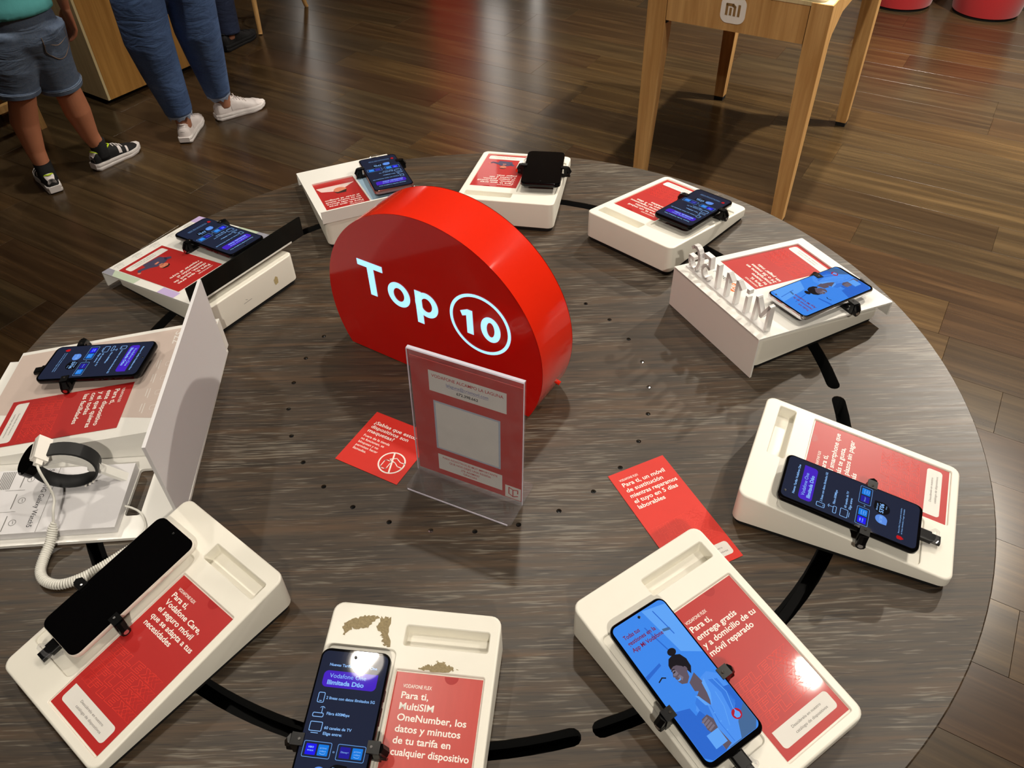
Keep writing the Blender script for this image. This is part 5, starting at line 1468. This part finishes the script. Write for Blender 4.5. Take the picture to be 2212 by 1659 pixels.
    e = G(); c0 = inv @ (head + FWD * .084 * s - UP * .050 * s); e.tube([c0 - LAT * .022 * s, c0 + FWD * .008 * s, c0 + LAT * .022 * s], [.003 * s, .006 * s, .003 * s], 8); e.obj('mouth', mat('lips', s2l(150, 80, 72), .5, noise=.05), p)
    for i, lg in enumerate(cfg['legs']):
        # hem ring
        hz = lg['hem']; c0 = inv @ Vector(hz[0]); r0 = hz[1]
        g = G(); n = 40; ax = (Vector(lg['tpts'][-1]) - Vector(lg['tpts'][-2])).normalized()
        a_ = (LAT - ax * ax.dot(LAT)).normalized(); b_ = ax.cross(a_)
        rg_ = lambda r, z, jag=0: [c0 - ax * z + a_ * r * math.cos(2 * PI * k / n) + b_ * r * math.sin(2 * PI * k / n) + ax * (random.random() * jag) for k in range(n)]
        if cfg['style'] == 'cuff':
            g.loft([rg_(r0 - .006, -.004), rg_(r0 + .004, -.004), rg_(r0 + .0055, .006), rg_(r0 + .004, .018), rg_(r0 - .002, .019)], False, False)
            o = g.obj('cuff', cfg['tmat'], p); autosmooth(o, 60)
            st2 = G(); st2.tube(rg_(r0 + .0062, .014) + [rg_(r0 + .0062, .014)[0]], .0008, 5, False); st2.obj('hem_stitching', M_FRAY, p)
        elif cfg['style'] == 'fray':
            g.loft([rg_(r0 - .002, .012), rg_(r0 + .0025, .010), rg_(r0 + .002, -.002, .012), rg_(r0 - .001, -.006, .022)], False, False); g.obj('frayed_hem', M_FRAY, p)
    for i, lg in enumerate(cfg['legs']):
        sh = lg['shoe']; make_shoe(p, (sh[0][0] - cfg['hip'][0], sh[0][1] - cfg['hip'][1]), sh[1], sh[2], cfg['shoe'], 1 if i else -1)
        if cfg.get('sock'):
            g = G(); a_ = Vector(lg['pts'][-1]); z1 = cfg['sock']
            A2 = inv @ Vector(lg['pts'][-1]); A1 = inv @ Vector(lg['pts'][-2]); t = (z1 - A2.z) / (A1.z - A2.z); Pq = A2.lerp(A1, t)
            g.tube([A2 - Vector((0, 0, .01)), A2, Pq], [lg['r'][-1] + .006, lg['r'][-1] + .004, lg['r'][-1] + .0055], 18); o = g.obj('sock', M_SOCK, p, True)
    return p, tr_o, LAT, FWD

def ankle(heel, ang, L, z):
    return (heel[0] + math.cos(ang) * L * .23, heel[1] + math.sin(ang) * L * .23, z)
# child in denim shorts
hl, al, Ls = (-1.816, 2.180), R_(127), .232
hr_, ar = (-1.722, 2.366), R_(56)
bl = dict(pts=[(-1.812, 2.238, .40), (-1.856, 2.248, .285), (-1.860, 2.238, .16), ankle(hl, al, Ls, .09), ankle(hl, al, Ls, .05)], r0=.075, r=[.050, .052, .036, .029, .029], tpts=[(-1.800, 2.238, .51), (-1.820, 2.236, .428), (-1.822, 2.236, .415)], tr0=.088, tr=[.088, .081, .081], hem=((-1.822, 2.236, .417), .081), shoe=(hl, al, Ls))
br = dict(pts=[(-1.698, 2.358, .40), (-1.695, 2.368, .27), (-1.700, 2.395, .15), ankle(hr_, ar, Ls, .09), ankle(hr_, ar, Ls, .05)], r0=.075, r=[.050, .052, .036, .029, .029], tpts=[(-1.703, 2.330, .50), (-1.708, 2.346, .402), (-1.709, 2.348, .389)], tr0=.088, tr=[.087, .079, .079], hem=((-1.709, 2.348, .391), .080), shoe=(hr_, ar, Ls))
boy, bshorts, bLAT, bFWD = person('child in a teal shirt, denim shorts and black sports shoes, seen from behind', dict(hip=(-1.722, 2.290, .625), lat=R_(42), height=1.30, fat=1.02, legs=[bl, br], skin=M_SKINB, tname='shorts', tmat=M_DENIM_S, smat=M_TEAL, shirt_z=.685, style='cuff', shoe='sport', sock=.118, hand=1.32, vox=.0034, smooth=5,
    arms=[((-1.86, 2.13, .83), (-1.89, 2.20, .66)), ((-1.600, 2.410, .81), (-1.632, 2.468, .640))]))
# woman in jeans
wl_h, wl_a, wL = (-1.390, 2.590), R_(92), .245
wr_h, wr_a = (-1.305, 2.822), R_(36)
wl = dict(pts=[(-1.402, 2.620, .46), (-1.400, 2.640, .28), ankle(wl_h, wl_a, wL, .10), ankle(wl_h, wl_a, wL, .05)], r0=.085, r=[.055, .052, .034, .032], tpts=[(-1.400, 2.600, .62), (-1.412, 2.606, .46), (-1.408, 2.625, .32), (-1.397, 2.640, .16), (-1.396, 2.643, .125)], tr0=.104, tr=[.104, .098, .084, .064, .060], hem=((-1.396, 2.643, .128), .054), shoe=(wl_h, wl_a, wL))
wr = dict(pts=[(-1.243, 2.760, .45), (-1.255, 2.800, .28), ankle(wr_h, wr_a, wL, .10), ankle(wr_h, wr_a, wL, .05)], r0=.085, r=[.055, .052, .034, .032], tpts=[(-1.238, 2.735, .60), (-1.248, 2.745, .45), (-1.258, 2.785, .32), (-1.268, 2.830, .165), (-1.270, 2.838, .128)], tr0=.104, tr=[.104, .096, .082, .062, .058], hem=((-1.270, 2.838, .130), .053), shoe=(wr_h, wr_a, wL))
person('person in frayed blue jeans and white trainers beside the child', dict(hip=(-1.318, 2.650, .84), lat=R_(42), height=1.62, fat=1.05, legs=[wl, wr], skin=M_SKINW, tname='jeans', tmat=M_DENIM_J, smat=M_TOP2, shirt_z=.90, style='fray', shoe='white'))
# third person, mostly hidden
t_h, t_a, tL = (-1.468, 3.662), R_(64), .26
t2_h = (-1.70, 3.72)
tl1 = dict(pts=[(-1.44, 3.76, .46), (-1.44, 3.75, .28), ankle(t_h, t_a, tL, .10), ankle(t_h, t_a, tL, .05)], r0=.085, r=[.055, .052, .036, .034], tpts=[(-1.455, 3.79, .60), (-1.445, 3.76, .46), (-1.440, 3.745, .25), (-1.436, 3.728, .075)], tr0=.10, tr=[.092, .078, .066, .060], hem=((-1.436, 3.730, .10), .06), shoe=(t_h, t_a, tL))
tl0 = dict(pts=[(-1.65, 3.80, .46), (-1.665, 3.79, .28), ankle(t2_h, t_a, tL, .10), ankle(t2_h, t_a, tL, .05)], r0=.085, r=[.055, .052, .036, .034], tpts=[(-1.64, 3.81, .60), (-1.65, 3.80, .46), (-1.665, 3.79, .25), (-1.672, 3.78, .10)], tr0=.10, tr=[.092, .078, .066, .060], hem=((-1.672, 3.78, .10), .06), shoe=(t2_h, t_a, tL))
person('person in dark jeans and black shoes behind the frayed jeans', dict(hip=(-1.55, 3.83, .86), lat=R_(-10), height=1.68, fat=1.0, legs=[tl0, tl1], skin=M_SKINW, tname='jeans', tmat=M_DENIM_D, smat=M_TOP3, shirt_z=.90, style='plain', shoe='dark'))

# back pocket and its stitching, laid on the shorts
dg = bpy.context.evaluated_depsgraph_get()
bv = BVHTree.FromObject(bshorts, dg)
bo = Vector((-1.722, 2.290, 0))
def on_shorts(a, z, lift):
    """point on the back of the shorts: a metres to the side, height z"""
    org = bLAT * a - bFWD * .4 + Vector((0, 0, z)); hit = bv.ray_cast(org, bFWD, 1.0)
    return (hit[0] + hit[1] * lift) if hit[0] is not None else org + bFWD * .3
pk = [(-.045, .075), (.045, .075), (.045, .01), (.03, -.015), (0, -.025), (-.03, -.015), (-.045, .01)]
g = G(); nu, nv = 10, 10
def pkpt(i, j):
    u = -1 + 2 * i / nu; v_ = j / nv; wz = .048 * (1 if v_ > .3 else (.62 + .38 * (v_ / .3) ** .6)); z = .515 + v_ * .095 + (abs(u) ** 2) * .018 * (1 - v_)
    return on_shorts(.070 + u * wz, z, .0028)
grid = [[pkpt(i, j) for i in range(nu + 1)] for j in range(nv + 1)]
for j in range(nv):
    for i in range(nu):
        g.add([grid[j][i], grid[j][i + 1], grid[j + 1][i + 1], grid[j + 1][i]], [(0, 1, 2, 3)])
g.obj('back_pocket', M_DENIM_S, boy, True)
g = G(); M_THREAD = mat('tan_thread', s2l(150, 120, 92), .8, noise=.1)
edge_ = [grid[nv][0]] + [grid[j][0] for j in range(nv - 1, -1, -1)] + [grid[0][i] for i in range(1, nu + 1)] + [grid[j][nu] for j in range(1, nv + 1)]
g.tube(edge_, .0011, 5); g.tube([grid[6][i] + Vector((0, 0, .004 * math.sin(i * .9))) for i in range(nu + 1)], .0010, 5); g.obj('pocket_stitching', M_THREAD, boy)
